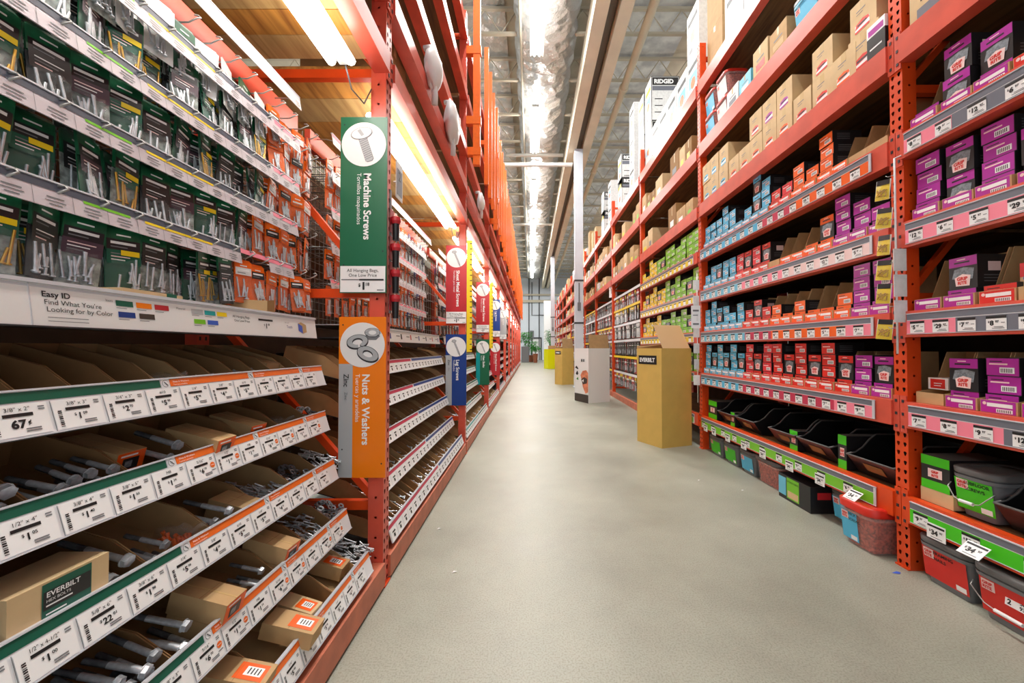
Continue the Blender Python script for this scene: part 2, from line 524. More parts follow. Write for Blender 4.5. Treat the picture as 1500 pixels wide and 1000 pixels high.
# ------------------------------------------------------------------ racking
W = 0.076
def ring_cells(b, o, ux, uz, w, h, cells, pitch, shape, mat):
    """a punched plate: strips of quads around every hole"""
    o = Vector(o); ux = Vector(ux); uz = Vector(uz)
    ncol = cells
    cw = w / ncol
    rows = int(h / pitch)
    P = lambda x, z: o + ux * x + uz * z
    for r in range(rows):
        z0 = r * pitch; zc = z0 + pitch / 2
        for c in range(ncol):
            x0 = c * cw; xc = x0 + cw / 2
            if shape == 'tear':
                hole = [(-0.006, 0.010), (0.006, 0.010), (0.0095, 0.003), (0.003, -0.013), (-0.003, -0.013), (-0.0095, 0.003)]
            else:
                hole = [(0.0065 * math.cos(t), 0.0065 * math.sin(t)) for t in [PI / 2 + PI / 6 + 2 * PI * (-k) / 6 for k in range(6)]]
            H = [(xc + a, zc + q) for a, q in hole]
            O = [(x0, z0 + pitch), (x0 + cw, z0 + pitch), (x0 + cw, zc), (x0 + cw, z0), (x0, z0), (x0, zc)]
            vs_ = [P(*p) for p in O] + [P(*p) for p in H]
            b.add(vs_, [(k, (k + 1) % 6, 6 + (k + 1) % 6, 6 + k) for k in range(6)], mat)
    if rows * pitch < h - 1e-4:
        b.quad(P(0, rows * pitch), P(w, rows * pitch), P(w, h), P(0, h), mat)

def post_mesh(h, detail, mat):
    b = MB()
    if detail:
        ring_cells(b, (0, 0, 0), (1, 0, 0), (0, 0, 1), W, h, 2, 0.05, 'tear', mat)
        ring_cells(b, (0, 0, 0), (0, 1, 0), (0, 0, 1), W, h, 1, 0.1, 'round', mat)
        ring_cells(b, (W, 0, 0), (0, 1, 0), (0, 0, 1), W, h, 1, 0.1, 'round', mat)
        b.box(0, 0.003, 0, W, W, h, mat, skip='flr')
        b.box(0.004, 0.02, 0, W - 0.004, 0.022, h, 'hole_shade', skip='lr')  # dark sheet inside the post, stands in for shade behind the holes
    else:
        b.box(0, 0, 0, W, W, h, mat)
        for k in range(int(h / 0.1)):
            for x in (0.02, 0.056):
                b.rect(x - 0.006, k * 0.1 + 0.04, x + 0.006, k * 0.1 + 0.06, -0.0008, 'hole_shade')  # slots only painted, dark marks for the shade in the holes
    return b.mesh('post')
DEP = 0.95
H_R, H_L = 4.9, 5.1
PM = {(s, d): post_mesh(h, d, m) for s, h, m in (('R', H_R, 'rack_red'), ('L', H_L, 'rack_red')) for d in (0, 1)}
PMO = {d: post_mesh(H_R, d, 'rack_orange') for d in (0, 1)}
def brace_mesh(zs, m):
    out = []
    for i, z in enumerate(zs):
        b = MB(); b.box(0.02, W, z, 0.056, DEP, z + 0.045, m); out.append(('horizontal_brace', b.mesh('horizontal_brace')))
        if i + 1 < len(zs):
            b = MB(); z1 = zs[i + 1]
            s = 0.03
            b.add([(0.022, W, z + 0.05), (0.022, DEP, z1 - 0.05), (0.022, DEP, z1), (0.022, W, z + 0.1), (0.052, W, z + 0.05), (0.052, DEP, z1 - 0.05), (0.052, DEP, z1), (0.052, W, z + 0.1)],
                  [(0, 1, 2, 3), (7, 6, 5, 4), (0, 4, 5, 1), (3, 2, 6, 7), (0, 3, 7, 4), (1, 5, 6, 2)], m)
            out.append(('diagonal_brace', b.mesh('diagonal_brace')))
    return out
BR = {'R': brace_mesh([0.2, 1.46, 2.62, 3.7, 4.7], 'rack_orange'), 'L': brace_mesh([0.38, 1.46, 2.60, 3.7, 4.8], 'rack_orange')}
foot = MB(); foot.box(-0.001, -0.012, 0, W + 0.001, W + 0.03, 0.008, 'rack_orange'); foot.cyl((0.038, W + 0.018, 0.008), (0.038, W + 0.018, 0.02), 0.008, n=6, mat='zinc'); footm = foot.mesh('foot_plate')
def frame(side, x, y, detail, label, group):
    rz = RZR if side == 'R' else RZL
    o = empty('rack_upright', (x, y, 0), rz)
    tag(o, label, 'rack upright', group)
    pm = (PMO if side == 'R' else {0: PM[side, 0], 1: PM[side, 1]})[1 if detail else 0]
    place(pm, 'post', parent=o)
    place(PM[side, 0], 'post', (0, DEP, 0), parent=o)
    place(footm, 'foot_plate', parent=o)
    for nme, m in BR[side]:
        place(m, nme, parent=o)
    return o
RY = [2.12 + 2.53 * k for k in range(13)]
LY = [1.97 + 2.45 * k for k in range(12)]
RX, LX = 2.05, -0.74
RB = ['cropped bay', 'bucket bay', 'yellow-carton bay', 'tool-card bay', 'bay behind white column'] + [ORD[k] + ' carton-row bay' for k in range(5, 14)]
LB = ['near bin bay', 'blue-sign bay', 'teal-sign bay'] + [ORD[k] + ' bin-row bay' for k in range(3, 14)]
for k, y in enumerate(RY):
    frame('R', RX, y + W, k < 3, ['orange punched rack upright between the grey tub and red-lid bucket', 'red punched rack upright beside the tall yellow dump bin'][k] if k < 2 else f'orange rack upright at the start of the {RB[k + 1] if k + 1 < len(RB) else "last bay"}', 'uprights of the carton row')
for k, y in enumerate(LY):
    frame('L', LX, y, k < 3, ['red punched rack upright carrying the green and orange signs', 'red rack upright carrying the red and blue signs', 'red rack upright carrying the teal sign'][k] if k < 3 else f'red rack upright, {ORD[k]} along the bin row', 'uprights of the bin row')
frame('R', RX, RY[0] - 2.53 + W, False, 'rack upright closing the cropped bay beyond the frame', 'uprights of the carton row')
frame('L', LX, LY[0] - 2.45, False, 'rack upright closing the near bin bay beyond the frame', 'uprights of the bin row')

def beam_mesh(L, h, mat, ledge=0.05, detail=True):
    b = MB()
    t = 0.045
    b.prism([(0, 0), (0, h), (t, h), (t, h - 0.03), (ledge + 0.03, h - 0.03), (ledge + 0.03, 0), (0, 0)][:-1], 0, L, mat)
    if detail:
        for x0, x1 in ((-0.036, 0.0), (L, L + 0.036)):
            b.box(x0, 0.012, -0.03, x1, 0.0175, h + 0.03, mat)
            for zz in (0.0, h * 0.5, h):
                b.box((x0 + x1) / 2 - 0.006, 0.009, zz - 0.008, (x0 + x1) / 2 + 0.006, 0.0121, zz + 0.008, 'steel_dark')
    return b.mesh('shelf_beam')
def deck_mesh(L, mat, planks=False):
    b = MB()
    if planks:
        x = 0.0; k = 0
        while x < L - 0.02:
            w = min(rnd.choice([0.14, 0.19, 0.24]), L - x)
            b.box(x + 0.002, 0.085, 0, x + w - 0.002, DEP + 0.05, 0.02, ['wood_gold', 'wood_gold', 'wood_pale'][rnd.randrange(3)])
            x += w
    else:
        b.box(0, 0.085, 0, L, DEP + 0.05, 0.018, mat)
    return b.mesh('shelf_deck')
LR, LL = 2.53 - W, 2.45 - W
# right shelf levels: bottom z of beam, height
RLEV = [(0.26, 0.14), (0.77, 0.14), (1.26, 0.14), (1.745, 0.14), (2.235, 0.14), (2.775, 0.15), (3.50, 0.15), (4.27, 0.15)]
RNAME = ['hopper shelf', 'second shelf', 'third shelf', 'fourth shelf', 'fifth shelf', 'sixth shelf', 'seventh shelf', 'top shelf']
RTOP = [z + h for z, h in RLEV]
BMR = {(m, h): beam_mesh(LR, h, m) for m in ('rack_red', 'rack_orange') for h in (0.14, 0.15)}
DKR = deck_mesh(LR, 'wood_deck')
def rname(lv): return RNAME[lv]
RBEAM = {}
for bay in range(0, 13):
    y = RY[bay] if bay else RY[0]
    yfar = RY[bay]              # far end of bay = upright `bay`
    for lv, (z, h) in enumerate(RLEV):
        if bay >= 3 and lv in (0, 1, 2, 3, 4):
            continue
        m = 'rack_orange' if lv == 0 else 'rack_red'
        o = place(BMR[m, h], 'shelf_beam', (RX - 0.02, yfar, z), RZR)
        tag(o, f'{"orange" if lv == 0 else "red"} steel beam fronting the {RNAME[lv]}, {RB[bay]}', 'shelf beam', 'steel beams of the carton row')
        RBEAM[bay, lv] = o
        o = place(DKR, 'shelf_deck', (RX - 0.02, yfar, z + h - 0.028), RZR)
        tag(o, f'brown wooden deck of the {RNAME[lv]}, {RB[bay]}', 'shelf deck', 'decks of the carton row')
    b = MB(); b.box(0, DEP + 0.08, 0.1, LR, DEP + 0.1, 4.2, 'hardboard')  # dark sheet added to stop light entering the shelves from behind
    o = b.build('added_back_panel', loc=(RX, yfar, 0), rz=RZR)
    tag(o, f'dark hardboard sheet added to darken the {RB[bay]}', 'back panel', 'added backs of the carton row')
LLEV = [(2.61, 0.10), (2.98, 0.11), (3.40, 0.10), (4.05, 0.11), (4.75, 0.11)]
LNAME = ['lamp shelf', 'second overhead shelf', 'third overhead shelf', 'fourth overhead shelf', 'top overhead shelf']
BML = {h: beam_mesh(LL, h, 'rack_red') for h in (0.10, 0.11)}
DKL = [deck_mesh(LL, 'wood_deck', True) for _ in range(2)]
DKL2 = deck_mesh(LL, 'wood_deck')
KICK = MB(); KICK.box(0, -0.012, 0.015, LL, 0.05, 0.125, 'kick_red'); KICK = KICK.mesh('kick_board')
for bay in range(0, 12):
    y0 = LY[bay] - 2.45 + W
    for lv, (z, h) in enumerate(LLEV):
        o = place(BML[h], 'shelf_beam', (LX + 0.02, y0, z), RZL)
        tag(o, f'dark red steel beam fronting the {LNAME[lv]}, {LB[bay]}', 'shelf beam', 'steel beams of the bin row')
        if lv == 1 and bay: continue
        o = place(DKL[bay % 2] if lv == 0 else DKL2, 'shelf_deck', (LX + 0.02, y0, z + h - 0.028), RZL)
        tag(o, f'{"golden plank" if lv == 0 else "brown plywood"} deck of the {LNAME[lv]}, {LB[bay]}', 'shelf deck', 'decks of the bin row')
    o = place(KICK, 'kick_board', (LX, y0, 0), RZL)
    tag(o, f'scuffed orange kick board along the floor, {LB[bay]}', 'kick board', 'kick boards of the bin row')
    b = MB(); b.box(0, DEP + 0.06, 0.1, LL, DEP + 0.08, 2.58, 'hardboard')  # added dark sheet, keeps the bin bays dim at the back
    o = b.build('added_back_panel', loc=(LX, y0, 0), rz=RZL)
    tag(o, f'dark hardboard sheet added to darken the {LB[bay]}', 'back panel', 'added backs of the bin row')
    # fluorescent fitting under the front beam, and its twin over the hanging bags
    o = empty('shelf_strip_light', (LX - 0.13, y0 + 0.12, 2.52))
    tag(o, f'lit fluorescent strip light under the front beam, {LB[bay]}', 'strip light', 'strip lights along the bin row')
    b = MB(); b.box(-0.018, 0, 0.0, 0.018, LL - 0.3, 0.07, 'lamp_white'); b.build('housing', o)
    for dx in (-0.045, 0.045):
        b = MB(); b.cyl((dx, 0.02, 0.0), (dx, LL - 0.32, 0.0), 0.02, n=8, mat='lamp'); b.build('tube', o)
    L = bpy.data.lights.new('lamp_light', 'AREA'); L.shape = 'RECTANGLE'; L.size = 0.09; L.size_y = LL - 0.35
    L.energy = SHELF_LAMP_W; L.color = (1, 0.94, 0.84)
    lo = bpy.data.objects.new('lamp_light', L); lo.parent = o; lo.location = (0, (LL - 0.3) / 2, -0.03); lo.rotation_euler = (0, math.radians(-18), 0); col.objects.link(lo)
    L2 = L.copy(); L2.energy = SHELF_LAMP_W * 0.5
    lo = bpy.data.objects.new('added_uplight', L2); lo.parent = o; lo.location = (-0.02, (LL - 0.3) / 2, 0.075); lo.rotation_euler = (PI, math.radians(30), 0); col.objects.link(lo)  # extra upward light added to brighten the plank deck above
    if bay < 2:
        b = MB(); b.tube([(0, LL - 0.3, 0.03), (0.0, LL - 0.22, -0.06), (0.04, LL - 0.17, -0.1), (0.06, LL - 0.13, 0.0)], 0.004, 5, 'grey_plastic'); b.build('cord', o)

# orange guard posts standing off the bin-row uprights
def guard_mesh():
    b = MB(); b.box(-0.04, -0.03, 3.31, 0.04, 0.03, 5.5, 'guard_orange'); return b.mesh('post')
gm = guard_mesh()
gb = []
for z in (3.42, 3.78, 4.6):
    b = MB(); b.box(-0.118, -0.035, z, 0.05, 0.035, z + 0.09, 'guard_orange'); gb.append(b.mesh('bracket'))
for k in range(0, 12):
    o = empty('guard_post', (-0.62, LY[k] + 0.04, 0))
    tag(o, f'bright orange guard post on stand-off brackets, {ORD[k]} along the bin row', 'guard post', 'guard posts of the bin row')
    place(gm, 'post', parent=o)
    for g in gb: place(g, 'bracket', parent=o)
for k in range(1, 12):
    for j in range(1, 5):
        if k < 2 or (k == 2 and j < 2): continue
        o = empty('guard_post', (-0.62, LY[k] - 2.45 + 0.04 + j * 0.49, 0))
        tag(o, f'slim orange guard slat, {ORD[j-1]} between guard posts {ORD[k-1]} and {ORD[k]}', 'guard slat', 'guard slats of the bin row')
        b = MB(); b.box(-0.03, -0.02, 3.5, 0.03, 0.02, 5.45, 'guard_orange'); b.box(-0.12, -0.012, 4.07, -0.03, 0.012, 4.13, 'guard_orange')
        b.build('slat', o)
# ================================================================== BIN ROW
TILT_S = math.radians(-17)
TILT_B = math.radians(15)
TX = [-0.983, -0.963, -0.92, -0.857, -0.753]          # top tier .. lowest tier
TZ = [1.073, 0.86, 0.633, 0.40, 0.20]
TN = ['top', 'second', 'third', 'fourth', 'lowest']
HS = 0.09
def price_tag_mesh(size, dol, cents, w=0.094, emblem=None, bold=0.0):
    b = MB()
    b.rect(0.002, 0.002, w - 0.001, HS - 0.026, -0.001, 'tag_white')
    b.rect(-0.0006, 0.0, 0.0006, HS - 0.026, -0.0012, 'ink_soft')
    b.text(size, 0.011, (w * 0.48, -0.002, 0.051), align='c', maxw=w * 0.5)
    b.rect(w * 0.24, 0.040, w * 0.72, 0.0465, -0.002, 'ink')
    for k in range(9):
        z = 0.007 + 0.004 * k
        b.rect(w * 0.09, z, w * 0.16, z + (0.0026 if k % 3 else 0.0014), -0.002, 'ink')
    if dol:
        b.text('$', 0.008, (w * 0.38, -0.002, 0.027), bold=0.02)
        b.text(dol, 0.018, (w * 0.44, -0.002, 0.020), bold=0.03)
        b.text(cents, 0.0085, (w * 0.44 + 0.0105 * len(dol), -0.002, 0.0275), bold=0.02)
    else:
        b.text(cents, 0.022, (w * 0.34, -0.002, 0.018), bold=0.04)
        b.text('¢', 0.012, (w * 0.34 + 0.0125 * len(cents), -0.002, 0.024), bold=0.03)
    for k in range(2):
        b.rect(w * 0.55, 0.009 + 0.0045 * k, w * 0.80, 0.0115 + 0.0045 * k, -0.002, 'ink_soft')
        b.rect(w * 0.82, 0.050 + 0.005 * k, w * 0.93, 0.0525 + 0.005 * k, -0.002, 'ink_soft')
    if emblem:
        b.disc((w * 0.88, -0.002, 0.034), 0.0085, 'orange_band', 16)
        b.rect(w * 0.81, 0.0335, w * 0.95, 0.0348, -0.0022, 'tag_white')
        b.rect(w * 0.80, 0.018, w * 0.96, 0.0205, -0.002, 'ink_soft')
    return b.mesh('price_tag')
GT = [price_tag_mesh(*a) for a in (('1/2" x 2-1/2"', '1', '09'), ('3/8" x 2"', '', '67'), ('3/8" x 3"', '1', '09'), ('3/4" x 3"', '2', '70'), ('1/2" x 4"', '1', '05'),
      ('3/8" x 4"', '1', '40'), ('3/8" x 5"', '1', '66'), ('1/2" x 4-1/2"', '1', '00'), ('5/8" x 6"', '22', '01'), ('3/8" x 6"', '1', '98'))]
OT = [price_tag_mesh(s, d, c, emblem=e) for s, d, c, e in (('1/4"', '5', '98', 0), ('5/16"', '6', '70', 1), ('3/8"', '4', '25', 0), ('1/2"', '1', '18', 1), ('#10', '5', '98', 0), ('M8', '1', '24', 0))]
b = MB()
b.rect(0.006, 0.0, 0.094, HS - 0.026, -0.001, 'tag_white'); b.rect(0.03, 0.038, 0.07, 0.046, -0.002, 'ink')
b.rect(0.04, 0.014, 0.06, 0.032, -0.002, 'ink'); b.rect(0.055, 0.044, 0.06, 0.05, -0.002, 'ink_soft')
ST = b.mesh('price_tag')

def strip_geo(L, bands, h=HS, base='strip_white', bandh=0.022, lip=True):
    """bands: list of (x0, x1, material)"""
    b = MB()
    b.box(0, 0, -h / 2, L, 0.004, h / 2, base)
    if lip:
        b.box(0, -0.004, h / 2 - 0.001, L, 0.012, h / 2 + 0.003, 'strip_cool')
        b.box(0, -0.003, -h / 2 - 0.003, L, 0.004, -h / 2, 'strip_cool')
    for x0, x1, m in bands:
        b.rect(max(0, x0), h / 2 - bandh, min(L, x1), h / 2 - 0.002, -0.001, m)
    return b
def bin_mesh(w, d=0.36, hs=0.10, mat='kraft', low=0.05):
    b = MB(); t = 0.0025
    b.box(0, 0, 0, w, d, t, mat)
    for x in (0, w - t):
        prof = [(0, t), (0, low), (0.04, low + 0.006), (0.15, hs), (d, hs), (d, t)]
        v = [(x, y, z) for y, z in prof] + [(x + t, y, z) for y, z in prof]
        n = 6
        b.add(v, [(k, (k + 1) % n, n + (k + 1) % n, n + k) for k in range(n)] + [tuple(reversed(range(n))), tuple(range(n, 2 * n))], mat)
    b.box(t, 0, t, w - t, t, low, mat)
    b.box(t, d - t, t, w - t, d, hs, mat)
    return b.mesh('parts_bin')
def bolt_mesh(L, r, mat='zinc', washer=False):
    b = MB()
    b.cyl((0, 0, 0), (0, -r * 1.35, 0), r * 1.9, r * 1.8, 6, mat, smooth=False)
    b.cyl((0, 0, 0), (0, r * 0.3, 0), r * 2.0, n=12, mat=mat)
    b.cyl((0, 0, 0), (0, L * 0.6, 0), r, n=10, mat=mat)
    k = 0; y = L * 0.6
    while y < L:
        b.cyl((0, y, 0), (0, y + 0.002, 0), r * 0.98, r * 0.86, 8, 'zinc_dark', caps=False); y += 0.003
    b.cyl((0, L * 0.6, 0), (0, L, 0), r * 0.86, n=8, mat='zinc_dark')
    return b.mesh('hex_bolt')
BOLTS = [bolt_mesh(0.13, 0.0075), bolt_mesh(0.10, 0.0065), bolt_mesh(0.16, 0.008), bolt_mesh(0.08, 0.0055)]
BOLTR = [0.0143, 0.0124, 0.0152, 0.0105]
def washer_mesh():
    b = MB(); n = 14; R, r, t = 0.014, 0.007, 0.0022
    v = []
    for z in (0, t):
        for q in (R, r):
            v += [(q * math.cos(2 * PI * k / n), q * math.sin(2 * PI * k / n), z) for k in range(n)]
    f = []
    for k in range(n):
        j = (k + 1) % n
        f += [(k, n + k, n + j, j), (2 * n + k, 2 * n + j, 3 * n + j, 3 * n + k), (k, j, 2 * n + j, 2 * n + k), (n + j, n + k, 3 * n + k, 3 * n + j)]
    b.add(v, f, 'zinc_dark'); return b
def loose_mesh(w, seed, kind='screws', d=0.2):
    R = random.Random(seed); b = MB()
    if kind == 'screws':
        for k in range(int(w * 420)):
            x, y, z = R.uniform(0.012, w - 0.012), R.uniform(0.02, d), 0.010 + R.uniform(0, 0.045)
            a = R.uniform(-0.5, 0.5) + (PI if R.random() < .3 else 0); L = R.uniform(0.03, 0.055)
            dx, dy = math.sin(a) * L, math.cos(a) * L
            x2 = min(max(x + dx, 0.006), w - 0.006); y2 = min(max(y + dy, 0.01), d + 0.05)
            b.cyl((x, y, z), (x2, y2, z + R.uniform(-0.006, 0.01)), 0.0032, n=6, mat='zinc')
            b.cyl((x, y, z), (x, y - 0.003, z), 0.0065, n=6, mat='zinc')
    else:
        wm = washer_mesh()
        for k in range(int(w * 520)):
            M = Matrix.Translation((R.uniform(0.016, w - 0.016), R.uniform(0.02, d), 0.006 + R.uniform(0, 0.045))) @ Matrix.Rotation(R.uniform(-0.6, 0.6), 4, 'X') @ Matrix.Rotation(R.uniform(-0.5, 0.5), 4, 'Y')
            b.add([M @ Vector(v) for v in wm.v], wm.f, 'zinc_dark')
    return b.mesh('loose_' + kind)
def plastic_mound(w, seed, tint='film', inner='zinc'):
    R = random.Random(seed); b = MB(); n, m_ = 12, 7
    v = []
    for j in range(m_ + 1):
        ph = PI / 2 * j / m_
        for k in range(n):
            t = 2 * PI * k / n
            q = 1 + R.uniform(-0.18, 0.18)
            v.append((w / 2 + (w / 2 - 0.006) * 0.92 * math.cos(t) * math.cos(ph) * min(q, 1.05), 0.09 + 0.075 * math.sin(t) * math.cos(ph) * q, 0.004 + 0.065 * math.sin(ph) * q))
    f = [(j * n + k, j * n + (k + 1) % n, (j + 1) * n + (k + 1) % n, (j + 1) * n + k) for j in range(m_) for k in range(n)]
    b.add(v, f, tint, True)
    for k in range(14):
        x, y = R.uniform(0.02, w - 0.02), R.uniform(0.05, 0.13)
        b.cyl((x, y, 0.01 + R.uniform(0, .02)), (x + R.uniform(-.01, .01), y + 0.015, 0.02 + R.uniform(0, .02)), 0.006, n=6, mat=inner)
    # knotted tail
    b.tube([(w / 2, 0.06, 0.06), (w / 2 + 0.006, 0.05, 0.08), (w / 2 + 0.012, 0.035, 0.092)], 0.007, 6, tint)
    return b.mesh('poly_bag')
POLY = None
def small_carton(w, d, h, front='orange_box', top=None, body='kraft'):
    """kraft carton whose end faces the aisle"""
    b = MB()
    b.box(0, 0, 0, w, d, h, body)
    if front:
        b.rect(0.001, 0.001, w - 0.001, h - 0.001, -0.0008, front)
        b.rect(w * 0.22, h * 0.22, w * 0.78, h * 0.72, -0.0014, 'black_box')
        b.rect(w * 0.3, h * 0.32, w * 0.55, h * 0.6, -0.0018, 'screw_pic')
        b.rect(w * 0.12, h * 0.8, w * 0.7, h * 0.88, -0.0014, 'tag_white')
    if top:
        b.quad((w * 0.15, d * 0.08, h + 0.0008), (w * 0.85, d * 0.08, h + 0.0008), (w * 0.85, d * 0.55, h + 0.0008), (w * 0.15, d * 0.55, h + 0.0008), top)
        b.quad((w * 0.32, d * 0.14, h + 0.0014), (w * 0.7, d * 0.14, h + 0.0014), (w * 0.7, d * 0.42, h + 0.0014), (w * 0.32, d * 0.42, h + 0.0014), 'tag_white')
        for k in range(4):
            y = d * (0.18 + 0.055 * k)
            b.quad((w * 0.38, y, h + 0.002), (w * 0.64, y, h + 0.002), (w * 0.64, y + d * 0.02, h + 0.002), (w * 0.38, y + d * 0.02, h + 0.002), 'ink')
    else:
        b.box(w * 0.47, 0.001, h, w * 0.53, d - 0.001, h + 0.0006, 'tape')
    b.box(0.0, d * 0.5, h, w, d * 0.503, h + 0.0008, 'kraft_dark')
    return b.mesh('hardware_box')

def tier_M(t, ystart):
    return Matrix.Translation((TX[t], ystart, TZ[t])) @ Matrix.Rotation(RZL, 4, 'Z')
def tray_M(t, ystart):
    return tier_M(t, ystart) @ Matrix.Translation((0, 0.016, -0.05)) @ Matrix.Rotation(TILT_B, 4, 'X')
def set_tray(me, name, t, ystart, x, y, z, extra=None):
    M = tray_M(t, ystart) @ Matrix.Translation((x, y, z))
    if extra is not None: M = M @ extra
    o = bpy.data.objects.new(name, me); o.matrix_world = M
    col.objects.link(o)
    return o
PIT = 0.0985
BIN = bin_mesh(PIT - 0.003, mat='kraft_bin')
BIN2 = bin_mesh(2 * PIT - 0.004)
BINW = bin_mesh(2 * PIT - 0.003, hs=0.095, mat='kraft_bin')
BINWL = bin_mesh(2 * PIT - 0.003, hs=0.095, mat='kraft')
BIN_L = bin_mesh(PIT - 0.003, mat='kraft')
LOOSE = [loose_mesh(PIT, k) for k in range(4)]
LOOSEW = [loose_mesh(PIT, 20 + k, 'washers') for k in range(2)]
POLY = [plastic_mound(PIT, 3), plastic_mound(PIT, 5, inner='bag_orange')]
def trayparts(t, ystart, L, root):
    b = MB(); b.box(0, 0, -0.004, L, 0.40, -0.0005, 'steel_dark'); b.box(0, 0.40, -0.004, L, 0.404, 0.05, 'steel_dark')
    o = b.build('tray', root, loc=(0, 0.016, -0.05), rx=TILT_B)
    b = MB()
    for x in (0.03, L - 0.04):
        b.box(x, 0.40, -0.03, x + 0.02, 0.92 - (TX[0] - TX[t]) * 0, 0.0, 'steel_dark')
    b.build('bracket', root)

for bay in range(0, 12):
    ys = LY[bay] - 2.45 + W + (0.06 if bay else 0.02)
    L = 2.45 - W - 0.14
    nb = int(L / PIT)
    for t in range(5):
        if bay > 6 and t in (0, 2): pass
        root = empty('bin_shelf', (TX[t], ys, TZ[t]), RZL)
        tag(root, f'sloping metal bin shelf with white price strip, {TN[t]} tier, {LB[bay]}', 'bin shelf', 'sloping bin shelves')
        trayparts(t, ys, L, root)
        sw = (1.05 - ys) if bay == 0 else L * 0.5
        m1, m2 = (('green_dark', 'orange_band') if bay == 0 else ('crimson', 'blue_sign') if bay == 1 else ('teal_sign', 'green_dark') if bay == 2 else ('crimson', 'crimson'))
        bands = [(0, sw - 0.006, m1), (sw + 0.022, L, m2)]
        s = strip_geo(L, bands)
        if bay == 0:
            for cx in (sw + 0.008, sw + 0.33, sw + 0.63):
                s.rect(cx - 0.012, HS / 2 - 0.026, cx + 0.012, HS / 2 - 0.001, -0.0015, 'strip_white')
                s.disc((cx, -0.002, HS / 2 - 0.013), 0.0095, 'ink_soft', 18); s.disc((cx, -0.0024, HS / 2 - 0.013), 0.0085, 'strip_white', 18)
                s.cyl((cx - 0.004, -0.003, HS / 2 - 0.008), (cx + 0.004, -0.003, HS / 2 - 0.018), 0.0014, n=5, mat='ink_soft')
            for cx in (sw + 0.03, sw + 0.35, sw + 0.65):
                s.text('Nuts & Washers', 0.0075, (cx, -0.0022, HS / 2 - 0.012), mat='tag_white'); s.text('Tuercas y arandelas', 0.0055, (cx, -0.0022, HS / 2 - 0.0195), mat='tag_white')
            s.box(0.655 - 0.48 + 0.30, -0.005, -HS / 2 - 0.004, 0.478, 0.001, HS / 2 + 0.004, 'strip_cool')
        if bay > 1:
            k = 0
            while (k + 1) * PIT < L:
                s.rect(k * PIT + 0.03, -0.012, k * PIT + 0.07, 0.003, -0.0015, 'ink')
                k += 1
        so = s.build('price_strip', root, rx=TILT_S)
        if bay == 0:
            for k in range(nb):
                x = k * PIT
                y = ys + x
                if y < 0.45: continue
                green = y < 0.98
                me = GT[(k + 3 * t) % len(GT)] if green else OT[(k * 2 + t) % len(OT)]
                place(me, 'price_tag', (x + 0.002, -0.0005, -HS / 2), 0, so)
        elif bay == 1:
            for k in range(nb):
                place(ST, 'price_tag', (k * PIT, -0.0005, -HS / 2), 0, so)
        # cardboard bins
        if bay < 2:
            for k in range(nb):
                y = ys + k * PIT
                if bay == 0 and y < 0.40: continue
                if bay == 1 and k > 21: continue
                if bay == 0 and t > 0:
                    if k % 2: continue
                    o = set_tray(BINW if (k + t) % 4 else BINWL, 'parts_bin', t, ys, k * PIT + 0.0015, 0.002, 0.0005)
                    tag(o, f'wide open cardboard parts bin, {ORD[k // 2]} along the {TN[t]} tier, {LB[bay]}', 'parts bin', 'cardboard parts bins')
                    continue
                o = set_tray(BIN_L if (k * 7 + t) % 5 == 0 else BIN, 'parts_bin', t, ys, k * PIT + 0.0015, 0.002, 0.0005)
                tag(o, f'open cardboard parts bin, {ORD[k]} along the {TN[t]} tier, {LB[bay]}', 'parts bin', 'cardboard parts bins')
        elif bay < 4:
            for k in range(nb // 3):
                b3 = BIN2
                o = set_tray(b3, 'parts_bin', t, ys, k * 3 * PIT + 0.002, 0.002, 0.0005)
                tag(o, f'wide cardboard parts bin, {ORD[k]} along the {TN[t]} tier, {LB[bay]}', 'parts bin', 'cardboard parts bins')
        if bay == 1:
            for k in range(22):
                if (k * 5 + t * 3) % 7 == 0: continue
                o = set_tray(LOOSE[(k + t) % 4], 'loose_screws', t, ys, k * PIT, 0.006, 0.004)
                tag(o, f'loose zinc screws in {ORD[k]} bin of the {TN[t]} tier, {LB[bay]}', 'screws', 'loose screws in the blue-sign bay', 'stuff')
        elif 2 <= bay < 4:
            for k in range(nb // 3):
                o = set_tray(LOOSE[(k + t) % 4], 'loose_screws', t, ys, k * 3 * PIT + 0.05, 0.006, 0.004)
                tag(o, f'loose zinc screws in {ORD[k]} wide bin of the {TN[t]} tier, {LB[bay]}', 'screws', 'loose screws further down', 'stuff')

